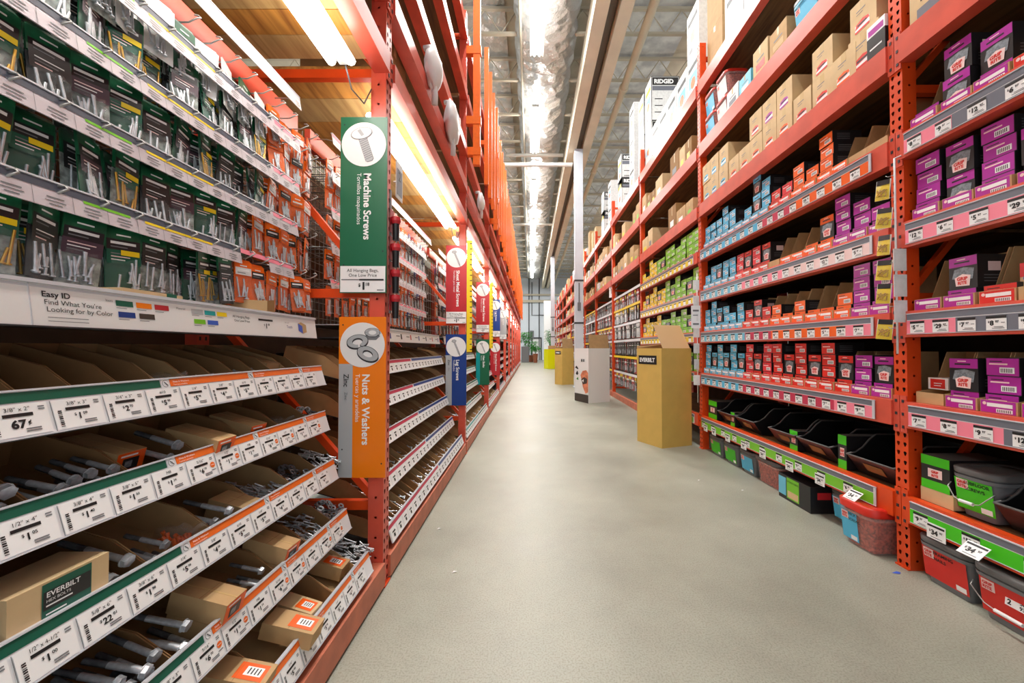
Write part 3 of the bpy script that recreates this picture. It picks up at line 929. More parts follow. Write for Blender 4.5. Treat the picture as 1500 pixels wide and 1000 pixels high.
# contents of the near bins
ys0 = LY[0] - 2.45 + W + 0.02
def kof(y): return int((y - ys0) / PIT)
def near(t, y, me, name, y_in=0.02, z=0.004, dx=0.0, extra=None):
    k = kof(y)
    return set_tray(me, name, t, ys0, k * PIT + dx, y_in, z, extra), k
BX = [small_carton(0.078, 0.16, 0.062), small_carton(0.078, 0.17, 0.055, None, 'orange_box'), small_carton(0.085, 0.12, 0.06, None, None), small_carton(0.07, 0.13, 0.05, None, 'orange_box', 'kraft_light')]
used = set()
boxes = [  # tier, world y, mesh, lift, depth, yaw, label
    (1, 1.20, 0, 0.045, 0.0, 8, 'kraft box with open orange end lying askew in a bin'),
    (1, 1.42, 0, 0.040, 0.04, -4, 'kraft box with orange window end standing in a bin'),
    (1, 1.04, 0, 0.030, 0.10, 5, 'kraft box with orange end sunk deep in a bin'),
    (3, 1.17, 0, 0.005, 0.0, 0, 'lower of two stacked kraft boxes with orange ends'),
    (3, 1.17, 0, 0.069, 0.004, 2, 'upper of two stacked kraft boxes with orange ends'),
    (3, 1.47, 0, 0.005, 0.0, 0, 'kraft box with orange end beside a clear bag'),
    (3, 1.47, 0, 0.069, 0.02, -3, 'kraft box with orange end topping a pair near the end'),
    (4, 1.33, 1, 0.062, -0.03, 6, 'plain kraft box with orange top label jutting over the strip'),
    (4, 1.45, 3, 0.05, 0.03, -8, 'short kraft box with orange top beside the jutting box'),
    (4, 1.12, 1, 0.052, 0.0, 12, 'battered kraft box with bright orange barcode top'),
    (4, 1.70, 1, 0.03, 0.06, 0, 'kraft box with orange top at the bin row end'),
    (2, 1.37, 2, 0.02, 0.03, 0, 'plain kraft box without print'),
    (0, 1.64, 2, 0.03, 0.10, 0, 'plain kraft box at the far end of the top tier')]
for t, y, mi_, lift, dep, yaw, lb in boxes:
    o, k = near(t, y, BX[mi_], 'hardware_box', 0.006 + max(dep, -0.03), lift, 0.008, Matrix.Rotation(math.radians(yaw * 0.4), 4, 'Z'))
    tag(o, lb + f', {TN[t]} bin tier', 'hardware box', 'hardware boxes in the near bins'); used.add((t, k))
kraft_under = small_carton(0.165, 0.12, 0.05, None, None)
# the green labelled box front
b = MB(); b.box(0, 0, 0, 0.17, 0.11, 0.075, 'kraft_light'); b.box(-0.001, -0.001, 0.055, 0.0, 0.11, 0.075, 'kraft_light')
b.rect(0.05, 0.004, 0.135, 0.071, -0.001, 'green_dark'); b.rect(0.052, 0.02, 0.133, 0.056, -0.0015, 'black_box')
b.text('EVERBILT', 0.014, (0.056, -0.002, 0.044), mat='tag_white', bold=0.02, maxw=0.072)
b.text('HEX BOLTS', 0.008, (0.056, -0.002, 0.034), mat='tag_white'); b.rect(0.056, 0.026, 0.10, 0.029, -0.002, 'tag_white'); b.rect(0.056, 0.010, 0.09, 0.013, -0.002, 'tag_white')
o = set_tray(b.mesh('hardware_box'), 'hardware_box', 2, ys0, kof(0.70) * PIT + 0.01, 0.03, 0.082, Matrix.Rotation(-TILT_B, 4, 'X'))
tag(o, 'kraft box with dark green printed label and white lettering, third bin tier', 'hardware box', 'hardware boxes in the near bins')
o = set_tray(kraft_under, 'hardware_box', 2, ys0, kof(0.70) * PIT + 0.012, 0.012, 0.004); tag(o, 'plain kraft box lying beneath the green-labelled one, third bin tier', 'hardware box', 'hardware boxes in the near bins')
used.add((2, kof(0.70))); used.add((2, kof(0.70) + 1))
for t, y, m_, lb in ((2, 1.12, 1, 'clear poly bag of orange-tagged parts, third bin tier'), (3, 1.27, 0, 'knotted clear poly bag of hardware beside orange boxes, fourth bin tier'),
                     (3, 1.57, 0, 'clear poly bag of zinc parts, fourth bin tier far end'), (0, 1.18, 0, 'crumpled clear poly bag, top bin tier'), (1, 1.62, 0, 'grey poly bag in far bin of the second tier')):
    o, k = near(t, y, POLY[m_], 'poly_bag', 0.01, 0.004); tag(o, lb, 'poly bag'); used.add((t, k))
LOOSEWW = [loose_mesh(2 * PIT - 0.01, 30 + k, 'washers') for k in range(2)]
LOOSE2 = [loose_mesh(2 * PIT - 0.01, 40 + k) for k in range(3)]
for t in range(5):
    step = 1 if t == 0 else 2
    for k in range(4, 23, step):
        bn = ORD[k // step]
        y = ys0 + k * PIT
        if y > 1.80: break
        hit = [(t, k + q) in used for q in range(step)]
        if all(hit): continue
        w = PIT * step
        x0, x1 = k * PIT + 0.018, k * PIT + w - 0.018
        if any(hit):
            if hit[0]: x0 = k * PIT + PIT + 0.008
            else: x1 = k * PIT + PIT - 0.012
        if y < 1.0 or (t > 1 and y < 1.3 and t < 4):
            mi_ = (t + k) % 3; r = BOLTR[mi_]
            per = max(2, int((x1 - x0) / 0.031)); lays = 1 if t == 0 else 4
            if t == 0 and k % 2: continue
            for lay in range(lays):
                for row in range(per - (1 if lay else 0)):
                    if rnd.random() < (0.6 if t == 0 else 0.10): continue
                    x = x0 + (row + 0.5 * (lay % 2)) * (x1 - x0) / max(1, per - 1)
                    o = set_tray(BOLTS[mi_], 'hex_bolt', t, ys0, x, 0.018 + lay * 0.010 + rnd.uniform(0, 0.03), 0.004 + r + lay * r * 1.72, Matrix.Rotation(rnd.uniform(-0.13, 0.13), 4, 'Z') @ Matrix.Rotation(rnd.uniform(0, 0.5), 4, 'Y'))
                    tag(o, f'zinc hex bolt lying in {bn} bin of the {TN[t]} tier, near bin bay', 'hex bolt', f'hex bolts in {bn} bin of the {TN[t]} tier')
        elif not any(hit):
            me = (LOOSEWW[k % 2] if (k // 2 + t) % 2 == 0 else LOOSE2[k % 3]) if step == 2 else LOOSE[k % 4]
            nm = 'washers' if 'washers' in me.name else 'screws'
            o = set_tray(me, 'loose_' + nm, t, ys0, k * PIT + 0.005, 0.006, 0.004)
            tag(o, f'loose {"dark washers" if nm == "washers" else "zinc nuts and screws"} in {bn} bin, {TN[t]} tier, near bin bay', nm, kind='stuff')

# ------------------------------------------------------------------ colour-guide shelf over the bins
for bay in range(0, 4):
    ys = LY[bay] - 2.45 + W + (0.06 if bay else 0.02)
    L = 2.45 - W - 0.16
    root = empty('guide_shelf', (-1.01, ys, 1.29), RZL)
    tag(root, ['white colour-guide header with colour swatches along a narrow shelf', 'white header shelf with small print below hanging packets, blue-sign bay', 'white header shelf, teal-sign bay', 'white header shelf, fourth bin-row bay'][bay], 'shelf', 'header shelves over the bins')
    b = MB(); b.box(0, 0.005, -0.035, L, 0.33, -0.03, 'steel_dark'); b.box(0, 0.005, 0.036, L, 0.33, 0.041, 'strip_cool'); b.build('shelf_board', root)
    h = 0.088
    s = MB(); s.box(0, 0, -h / 2, L, 0.004, h / 2, 'white'); s.box(0, -0.006, h / 2, L, 0.01, h / 2 + 0.008, 'strip_cool'); s.box(0, -0.003, -h / 2 - 0.003, L, 0.006, -h / 2, 'steel_dark')
    X = lambda y: y - ys
    if bay == 0:
        s.box(X(0.783), -0.001, -h / 2, X(0.785), 0.0, h / 2, 'strip_cool')
        s.text('Easy ID', 0.017, (X(0.803), -0.001, 0.018), bold=0.02); s.text("Find What You're", 0.015, (X(0.806), -0.001, 0.002)); s.text('Looking for by Color', 0.015, (X(0.809), -0.001, -0.013))
        for k in range(2): s.rect(X(0.81), -0.026 - 0.008 * k, X(0.885), -0.0245 - 0.008 * k, -0.001, 'ink_soft')
        s.text('Item', 0.009, (X(0.925), -0.001, 0.022), mat='ink_soft'); s.text('Material', 0.009, (X(1.11), -0.001, 0.022), mat='ink_soft')
        for x, z, m in ((0.948, 0.014, 'green_dark'), (0.997, 0.014, 'orange_sign'), (1.046, 0.014, 'red_sign'), (0.951, -0.014, 'blue_sign'), (1.002, -0.014, 'tin_brown'),
                        (1.207, 0.014, 'teal_sign'), (1.254, 0.014, 'yellow'), (1.165, -0.016, 'lime'), (1.214, -0.016, 'blue'), (1.16, 0.014, 'grey_sign')):
            s.rect(X(x), z, X(x + 0.041), z + 0.014, -0.001, m); s.rect(X(x), z - 0.006, X(x + 0.025), z - 0.0045, -0.001, 'ink_soft')
        s.text('All Hanging Bags,', 0.012, (X(1.32), -0.001, 0.016)); s.text('One Low Price', 0.012, (X(1.325), -0.001, 0.002))
        s.rect(X(1.445), 0.014, X(1.525), 0.021, -0.001, 'ink'); s.text('$', 0.011, (X(1.472), -0.001, -0.005)); s.text('1', 0.024, (X(1.48), -0.001, -0.013), bold=0.04); s.text('18', 0.011, (X(1.493), -0.001, -0.003), bold=0.03)
        s.text('Teeth', 0.016, (X(1.61), -0.001, -0.006), mat='blue_sign'); s.text('Not sure?', 0.007, (X(1.60), -0.001, 0.014), mat='ink_soft')
        s.poly([(X(1.69), -0.001, 0.018), (X(1.715), -0.001, 0.025), (X(1.75), -0.001, 0.014), (X(1.75), -0.001, -0.018), (X(1.72), -0.001, -0.026), (X(1.69), -0.001, -0.014)], 'kraft')
        s.poly([(X(1.69), -0.0014, 0.018), (X(1.72), -0.0014, 0.008), (X(1.72), -0.0014, -0.026), (X(1.69), -0.0014, -0.014)], 'blue')
        s.text('Everbilt', 0.010, (X(0.66), -0.001, -0.02), mat='ink_soft')
    else:
        for k in range(9):
            s.rect(0.1 + 0.24 * k, 0.0, 0.18 + 0.24 * k, 0.008, -0.001, 'ink_soft'); s.rect(0.2 + 0.24 * k, -0.02, 0.23 + 0.24 * k, 0.02, -0.001, ['ink', 'red_sign', 'blue_sign'][k % 3])
    s.build('header_sign', root, rx=math.radians(-8))
# odds lying on the colour-guide shelf
b = MB(); b.box(0, 0, 0, 0.09, 0.12, 0.055, 'kraft'); b.quad((0, 0, 0.055), (0.045, -0.012, 0.062), (0.045, -0.012, 0.004), (0, 0, 0), 'kraft_dark')
tag(b.build('hardware_box', loc=(-1.03, 1.52, 1.332), rz=RZL + 0.3), 'small folded kraft box standing on the colour-guide shelf', 'hardware box')
b = MB(); b.box(0, 0, 0, 0.10, 0.10, 0.006, 'red_box'); b.box(0.02, 0.02, 0.006, 0.09, 0.09, 0.009, 'tag_white')
tag(b.build('leaflet_stack', loc=(-1.04, 1.20, 1.332), rz=RZL + 0.2), 'red and white leaflets lying on the colour-guide shelf', 'leaflets')
b = MB(); b.box(0, 0, 0, 0.17, 0.09, 0.022, 'kraft_light'); b.box(0.12, -0.001, 0.0, 0.15, 0.091, 0.023, 'green_dark')
tag(b.build('parts_envelope', loc=(-1.03, 0.98, 1.332), rz=RZL), 'flat clear-fronted packet with green end on the colour-guide shelf', 'packet')
b = MB(); b.cyl((0, 0, 0.03), (0.26, 0, 0.03), 0.03, n=14, mat='tag_white'); b.cyl((0, 0, 0.03), (0.05, 0, 0.03), 0.031, n=14, mat='orange_band')
tag(b.build('paper_roll', loc=(-0.99, 2.3, 1.333), rz=RZL + 0.2), 'white paper roll with orange end on the header shelf behind the orange sign', 'paper roll')

# ------------------------------------------------------------------ hook rails, hooks and hanging packets
RAILZ = [2.34, 2.135, 1.935, 1.745, 1.545]
RN = ['top', 'second', 'third', 'fourth', 'lowest']
XR = -1.075
HOOK = MB(); HOOK.tube([(0, 0.27, 0.0), (0, 0.02, 0.0), (0, -0.005, 0.012), (0.008, -0.012, 0.02), (0.008, -0.004, 0.028), (0.0, 0.004, 0.024)], 0.0028, 5, 'wire'); HOOK = HOOK.mesh('peg_hook')
def bag_mesh(seed, colour, dark='black_box', content='zinc', w=0.078, h=0.165, yellow=False, clear=True):
    R = random.Random(seed)
    b = MB()
    # folded header card
    b.box(-w / 2, -0.003, -h * 0.30, w / 2, 0.003, 0.008, colour)
    b.add([(-w / 2, 0.0, 0.008), (w / 2, 0.0, 0.008), (w / 2 * 0.8, 0.001, 0.016), (-w / 2 * 0.8, 0.001, 0.016)], [(0, 1, 2, 3)], colour)
    b.rect(-w / 2 + 0.003, -h * 0.29, w / 2 - 0.003, -h * 0.30 + 0.030, -0.0036, 'black_box' if colour == 'bag_green' else dark)
    b.rect(-w * 0.36, -h * 0.30 + 0.017, w * 0.34, -h * 0.30 + 0.024, -0.0042, 'tag_white')
    b.rect(-w * 0.36, -h * 0.30 + 0.008, w * 0.1, -h * 0.30 + 0.011, -0.0042, 'ink_soft')
    b.rect(-w * 0.2, -0.010, w * 0.2, -0.006, -0.0042, 'tag_white')
    if colour == 'bag_green':
        b.rect(-w / 2 + 0.002, -h * 0.52, w / 2 - 0.002, -h * 0.29, -0.0042, dark)
        for q in range(3): b.rect(-w * 0.36, -h * (0.36 + 0.05 * q), w * (0.30 - 0.14 * q), -h * (0.36 + 0.05 * q) + 0.0028, -0.0050, ['tag_white', 'ink_soft', 'badge'][(q + seed) % 3])
    if yellow: b.rect(-w * 0.1, -h * 0.30 - 0.012, w * 0.42, -h * 0.30 + 0.002, -0.0062, 'yellow')
    # back sheet and bulging pouch
    b.box(-w / 2, 0.002, -h, w / 2, 0.004, -h * 0.3, 'pouch_grey' if (colour == 'bag_green' and seed % 2 == 0) else dark if R.random() < .5 else colour)
    nx, nz = 9, 9
    v = []
    for j in range(nz + 1):
        for i in range(nx + 1):
            u, q = i / nx, j / nz
            bulge = 0.020 * math.sin(PI * u) ** 0.6 * math.sin(PI * min(1, q * 1.1 + 0.05)) ** 0.7 if 0 < i < nx and 0 < j < nz else 0
            v.append((-w / 2 + w * u, 0.001 - bulge * R.uniform(0.55, 1.25), -h + (h * 0.7) * q + R.uniform(-0.003, 0.003)))
    f = [(j * (nx + 1) + i, j * (nx + 1) + i + 1, (j + 1) * (nx + 1) + i + 1, (j + 1) * (nx + 1) + i) for j in range(nz) for i in range(nx)]
    b.add(v, f, 'film', False)
    for k in range(R.choice([5, 7, 10])):
        x = R.uniform(-w * 0.36, w * 0.36); lean = R.uniform(-0.012, 0.012); z0 = -h + 0.012 + R.uniform(0, 0.022)
        L = R.uniform(0.03, 0.075)
        b.cyl((x, -0.006, z0), (x + lean, -0.004, z0 + L), 0.003, n=6, mat=content); b.cyl((x, -0.006, z0 - 0.003), (x, -0.006, z0), 0.0062, n=6, mat=content)
    return b.mesh('hanging_packet')
BG = [bag_mesh(k, 'bag_green', dark=['black_box', 'green_dark', 'label_plum'][k % 3], content='brass' if k == 4 else 'zinc', yellow=(k % 3 == 1)) for k in range(6)] + [bag_mesh(9, 'bag_white', dark='bag_white')]
BO = [bag_mesh(20 + k, 'bag_orange', dark=['black_box', 'bag_orange', 'bag_white'][k], w=0.07, h=0.15) for k in range(3)]
BRD = [bag_mesh(30 + k, ['bag_red', 'bag_blue', 'bag_white'][k], w=0.07, h=0.15) for k in range(3)]
def rail(y0, y1, ri, bay, part, bands, tags=True):
    root = empty('hook_rail', (XR, y0, RAILZ[ri]), RZL)
    tag(root, f'narrow pale price rail across hook ends, {RN[ri]} row, {part}', 'price rail', 'price rails over the hanging packets')
    L = y1 - y0
    s = MB(); s.box(0, 0, -0.031, L, 0.003, 0.031, 'rail_pale' if ri else 'white'); s.box(0, -0.003, 0.029, L, 0.006, 0.033, 'strip_cool')
    for a, c, m in bands: s.rect(max(a - y0, 0), 0.010, min(c - y0, L), 0.028, -0.001, m)
    for a, m in ((0.93, 'lime'), (1.2, 'yellow')):
        if bay == 0 and ri in (1, 2, 3, 4): s.rect(a - y0 - (0 if m == 'lime' else .12), 0.003, a - y0 + 0.11, 0.010, -0.001, m)
    k = 0
    x = 0.02
    while x < L - 0.05:
        s.rect(x + 0.012, -0.008, x + 0.045, -0.005, -0.001, 'ink_soft'); s.rect(x + 0.008, -0.016, x + 0.048, -0.0135, -0.001, 'ink_soft'); s.rect(x + 0.015, -0.024, x + 0.04, -0.021, -0.001, 'ink_soft')
        s.rect(x + 0.062, -0.031, x + 0.063, 0.01, -0.001, 'ink_soft')
        x += 0.075
    s.build('price_strip', root, rx=math.radians(-10))
    b = MB()
    for xx in (0.03, L - 0.03): b.tube([(xx, 0.004, 0.0), (xx, 0.05, 0.01), (xx, 0.285, 0.01)], 0.003, 5, 'wire')
    b.build('support_wires', root)
ends0 = [1.80, 1.80, 1.80, 1.79, 1.44]
for ri in range(5):
    rail(0.30, ends0[ri], ri, 0, 'near bin bay', [(0, 1.6, 'rail_slate'), (1.62, 1.8, 'pink')] if ri else [(0, 1.8, 'strip_cool')])
rail(1.60, 1.76, 4, 0.5, 'short piece by the orange packets', [(1.6, 1.76, 'pink')])
for bay in range(1, 5):
    ys = LY[bay] - 2.45 + W + 0.05
    for ri in range(5):
        rail(ys, ys + 1.9 if bay > 1 or ri else ys + 2.1, ri, bay, LB[bay], [(0, 99, ['pink', 'strip_cool'][ri % 2])])
BZ = [2.245] + RAILZ[1:]          # height of each row of hooks
def hook(y, ri, k, where):
    o = place(HOOK, 'peg_hook', (XR, y, BZ[ri] + 0.0), RZL)
    tag(o, f'thin wire peg hook, {ORD[k]} along the {RN[ri]} row, {where}', 'peg hook', 'peg hooks')
for ri in range(5):
    y = 0.62; k = 0
    while y < 1.93:
        orange = y > (1.62 if ri < 3 else 1.50 if ri == 3 else 1.46)
        hook(y, ri, k, 'near bin bay')
        nm = 'orange' if orange else 'green'
        for q in range(3 if not orange else 2):
            if q == 2 and (k + ri) % 2: continue
            if q == 0 and (k * 7 + ri * 5) % 11 == 3: continue
            if orange: me = BO[(k + ri + q) % 3]
            else: me = BG[6] if (ri == 0 and k % 3 != 1) else BG[(k * 5 + ri * 3 + q) % 6]
            desc = 'white carded' if me is BG[6] else nm
            o = place(me, 'hanging_packet', (XR - 0.035 - 0.034 * q, y + rnd.uniform(-0.006, 0.006), BZ[ri] - 0.018 - rnd.uniform(0, 0.014)), RZL + rnd.uniform(-0.38, 0.38))
            o.rotation_euler[0] = rnd.uniform(-0.10, 0.03); o.rotation_euler[1] = rnd.uniform(-0.09, 0.09)
            tag(o, f'{desc} screw packet {["in front", "behind", "third back"][q]} on {ORD[k]} hook, {RN[ri]} row, near bin bay', 'hanging packet', f'packets on {ORD[k]} hook, {RN[ri]} row')
        y += 0.087; k += 1
for bay in range(1, 5):
    ys = LY[bay] - 2.45 + W + 0.05
    pit = 0.094 if bay == 1 else 0.2
    for ri in range(5):
        for k in range(int(2.0 / pit)):
            y = ys + 0.04 + k * pit
            if bay == 1: hook(y, ri, k, LB[bay])
            pool = BO if bay == 1 and k < 15 else BRD + (BO[:1] if bay < 3 else [])
            me = pool[(k * 3 + ri) % len(pool)] if bay > 1 or k > 14 else BO[(k + ri) % 3]
            c = me.materials[0].name.replace('bag_', '')
            o = place(me, 'hanging_packet' if bay == 1 else 'carded_packet', (XR - 0.035, y, BZ[ri] - 0.018), RZL + rnd.uniform(-0.15, 0.15))
            if bay > 1: o.scale = (1.6, 1, 1.1)
            tag(o, f'{c} hardware packet, {ORD[k]} along the {RN[ri]} hook row, {LB[bay]}', 'hanging packet', f'packets of the {LB[bay]}')
for bay in range(0, 5):
    ys = LY[bay] - 2.45 + W + 0.01
    b = MB(); b.box(0, 0.0, 0, 2.34, 0.03, 0.10, 'rack_red')
    tag(b.build('support_rail', loc=(XR - 0.10, ys, 2.27), rz=RZL), f'dark red rail over the hanging packets, {LB[bay]}', 'rail', 'red rails over the packets')
# wire grid panels carrying the hooks
for bay in range(0, 5):
    ys = LY[bay] - 2.45 + W + 0.01
    b = MB(); L = 2.45 - W - 0.03
    st = 0.05 if bay < 2 else 0.1
    k = 0
    while k * st <= 1.15: b.box(0, 0, 1.34 + k * st, L, 0.004, 1.344 + k * st, 'wire'); k += 1
    k = 0
    while k * st <= L: b.box(k * st, 0.004, 1.34, k * st + 0.004, 0.008, 2.50, 'wire'); k += 1
    o = b.build('wire_grid', loc=(XR - 0.285, ys, 0), rz=RZL)
    tag(o, f'grey wire grid panel behind the hanging packets, {LB[bay]}', 'wire grid', 'wire grids of the bin row')
# further bays: simple boxed stock on a white-fronted shelf instead of packets
for bay in range(5, 12):
    ys = LY[bay] - 2.45 + W + 0.05
    for lv, z in enumerate((1.45, 1.8, 2.15)):
        b = MB(); b.box(0, 0.02, 0, 2.2, 0.6, 0.02, 'steel_dark'); b.box(0, 0, -0.03, 2.2, 0.02, 0.03, 'strip_white')
        o = b.build('store_shelf', loc=(-0.9, ys, z), rz=RZL)
        tag(o, f'white-fronted shelf, {ORD[lv]} above the bins, {LB[bay]}', 'shelf', 'upper shelves further down')
        for k in range(6):
            h = rnd.uniform(0.14, 0.26); m = rnd.choice(['tin_brown', 'bag_red', 'bag_white', 'kraft', 'bag_blue', 'grey_plastic'])
            b = MB(); b.box(0, 0.0, 0, 0.28, 0.3, h, m); b.rect(0.03, 0.03, 0.25, h * 0.5, -0.001, 'tag_white'); b.rect(0.05, h * 0.6, 0.22, h * 0.8, -0.001, 'ink')
            o = b.build('stock_box', loc=(-0.93, ys + 0.05 + 0.36 * k, z + 0.02), rz=RZL)
            tag(o, f'small {MNAME.get(m, "mixed")} stock box, {ORD[k]} on the {ORD[lv]} upper shelf, {LB[bay]}', 'stock box', 'stock boxes further down')

# ------------------------------------------------------------------ overhead stock
def kraft_box(w, d, h, mat='kraft', stripe=None, text=None):
    b = MB(); b.box(0, 0, 0, w, d, h, mat)
    b.box(w * 0.5 - 0.02, -0.0006, h, w * 0.5 + 0.02, d, h + 0.0008, 'tape'); b.rect(w * 0.5 - 0.02, h - 0.06, w * 0.5 + 0.02, h, -0.0008, 'tape')
    if stripe:
        b.rect(w * 0.2, h * 0.10, w * 0.75, h * 0.34, -0.001, 'tag_white'); b.poly([(w * 0.2, -0.0016, h * 0.22), (w * 0.75, -0.0016, h * 0.28), (w * 0.72, -0.0016, h * 0.36), (w * 0.5, -0.0016, h * 0.42), (w * 0.25, -0.0016, h * 0.36)], stripe)
        b.rect(w * 0.3, h * 0.27, w * 0.65, h * 0.32, -0.0022, 'ink'); b.rect(w * 0.2, h * 0.10, w * 0.75, h * 0.16, -0.0016, stripe)
        b.rect(w * 0.25, h * 0.70, w * 0.6, h * 0.73, -0.001, 'ink_soft'); b.rect(w * 0.25, h * 0.62, w * 0.5, h * 0.64, -0.001, 'ink_soft')
    if text: text(b, w, d, h)
    return b.mesh('kraft_carton')
LT = [2.71, 3.09, 3.50, 4.16]
KB = [kraft_box(0.34, 0.4, 0.26), kraft_box(0.28, 0.35, 0.2, 'kraft_light'), kraft_box(0.40, 0.45, 0.3, 'kraft_dark'), kraft_box(0.3, 0.3, 0.24, 'bag_white')]
KN = ['square kraft', 'small pale kraft', 'large brown kraft', 'white']
KW = [0.34, 0.28, 0.40, 0.3]; KH = [0.26, 0.2, 0.3, 0.24]
for bay in range(0, 9):
    ys = LY[bay] - 2.45 + W
    for lv, z in enumerate(LT):
        if lv == 1 and bay: continue
        x = 0.06; k = 0
        while x < 1.95:
            if rnd.random() < 0.72:
                i = rnd.randrange(4)
                o = place(KB[i], 'overhead_carton', (LX - 0.07 - rnd.uniform(0, 0.05), ys + x, z - 0.006), RZL)
                tag(o, f'{KN[i]} carton, {ORD[k]} on the {LNAME[lv if lv < 4 else 3]}, {LB[bay]}', 'carton', 'overhead cartons of the bin row'); k += 1
                x += KW[i] + 0.04
            else: x += 0.3
# white plastic bags draped over the overhead beams
def lump(seed, rx_, ry_, rz_):
    R = random.Random(seed); b = MB(); n, m_ = 16, 10; v = []
    for j in range(m_ + 1):
        ph = -PI / 2 + PI * j / m_
        for k in range(n):
            t = 2 * PI * k / n; q = 1 + 0.12 * math.sin(3 * t + seed) * math.cos(2 * ph) + R.uniform(-0.06, 0.06)
            v.append((rx_ * math.cos(t) * math.cos(ph) * q, ry_ * math.sin(t) * math.cos(ph) * q, rz_ * math.sin(ph) * q))
    f = [(j * n + k, j * n + (k + 1) % n, (j + 1) * n + (k + 1) % n, (j + 1) * n + k) for j in range(m_) for k in range(n)]
    b.add(v, f, 'white', True); return b
for (x, y, z, s, r, lb) in ((-0.685, 2.72, 3.17, 1, (0.055, 0.13, 0.14), 'white plastic bag bulging over the overhead beam, nearer one'), (-0.675, 3.33, 3.14, 4, (0.06, 0.19, 0.17), 'larger white plastic bag with faint orange print drooping below the beam'),
                            (-0.68, 5.3, 3.2, 6, (0.05, 0.12, 0.12), 'white plastic bag caught on the overhead beam past the guard post')):
    b = lump(s, *r)
    b.tube([(0, 0, -r[2] * 0.7), (0.005, 0.02, -r[2] - 0.03), (0.0, 0.035, -r[2] - 0.09)], 0.022, 8, 'white')
    b.tube([(0, 0, r[2] * 0.7), (-0.03, 0.0, r[2] + 0.02), (-0.07, 0.01, r[2] + 0.02)], 0.02, 8, 'white')
    if s == 4: b.disc((0.068, 0.0, 0.02), 0.03, 'orange_band', 12, (0, 1, 0), (0, 0, 1))
    tag(b.build('plastic_bag', loc=(x, y, z)), lb, 'plastic bag')
# ================================================================== CARTON ROW
CM = {'b': 'cyan', 'r': 'red_box', 's': 'red_box2', 'o': 'orange_box', 'p': 'purple', 'l': 'lime_box', 'g': 'green_box', 'y': 'yellow'}
CN = {'b': 'blue', 'r': 'red', 's': 'scarlet', 'o': 'orange', 'p': 'purple', 'l': 'lime', 'g': 'green', 'y': 'yellow', 'k': 'kraft'}
def end_carton(c, w=0.124, h=0.080, d=0.20):
    b = MB(); b.box(0, 0, 0, w, d, h, 'black_box')
    b.rect(0.002, 0.002, w - 0.002, h - 0.002, -0.0008, CM[c])
    b.rect(w * 0.42, h * 0.16, w * 0.86, h * 0.48, -0.0014, 'tag_white')
    for k in range(7):
        x = w * (0.46 + 0.052 * k); b.rect(x, h * 0.2, x + w * 0.026, h * 0.42, -0.0018, 'ink')
    b.rect(w * 0.10, h * 0.62, w * 0.66, h * 0.70, -0.0014, 'ink_soft' if c in 'ly' else 'badge'); b.rect(w * 0.12, h * 0.78, w * 0.5, h * 0.83, -0.0014, 'black_box')
    # printed lines on the dark side panels
    for s in (0, w):
        e = -0.0008 if s == 0 else 0.0008
        for k in range(4):
            z = h * (0.25 + 0.15 * k); b.quad((s + e, 0.03, z), (s + e, 0.12, z), (s + e, 0.12, z + 0.003), (s + e, 0.03, z + 0.003), 'ink_soft')
    b.box(0.0, d * 0.5, h, w, d * 0.503, h + 0.0006, 'ink_soft')
    return b.mesh('screw_carton')
def tall_carton(c, w=0.122, h=0.155, d=0.18):
    b = MB(); b.box(0, 0, 0, w, d, h, 'black_box')
    b.rect(0.001, h * 0.70, w - 0.001, h - 0.001, -0.0008, CM[c])
    b.poly([(w * 0.12, -0.0012, h * 0.34), (w * 0.2, -0.0012, h * 0.62), (w * 0.55, -0.0012, h * 0.67), (w * 0.9, -0.0012, h * 0.6), (w * 0.84, -0.0012, h * 0.28), (w * 0.4, -0.0012, h * 0.3)], 'screw_pic')
    b.poly([(w * 0.26, -0.0018, h * 0.1), (w * 0.22, -0.0018, h * 0.36), (w * 0.5, -0.0018, h * 0.46), (w * 0.78, -0.0018, h * 0.4), (w * 0.74, -0.0018, h * 0.08)], 'badge')
    b.text('GRIP', h * 0.14, (w * 0.49, -0.0024, h * 0.27), mat='red_box', align='c', bold=0.05); b.text('RITE', h * 0.13, (w * 0.49, -0.0024, h * 0.145), mat='red_box', align='c', bold=0.05)
    b.rect(w * 0.2, h * 0.8, w * 0.75, h * 0.85, -0.0014, 'black_box'); b.rect(w * 0.3, h * 0.9, w * 0.6, h * 0.93, -0.0014, 'badge')
    for s in (0, w):
        e = -0.0008 if s == 0 else 0.0008
        b.quad((s + e, 0.05, h * 0.5), (s + e, 0.11, h * 0.5), (s + e, 0.11, h * 0.78), (s + e, 0.05, h * 0.78), 'badge')
        for k in range(3):
            z = h * (0.18 + 0.09 * k); b.quad((s + e, 0.03, z), (s + e, 0.14, z), (s + e, 0.14, z + 0.003), (s + e, 0.03, z + 0.003), 'ink_soft')
    return b.mesh('screw_carton')
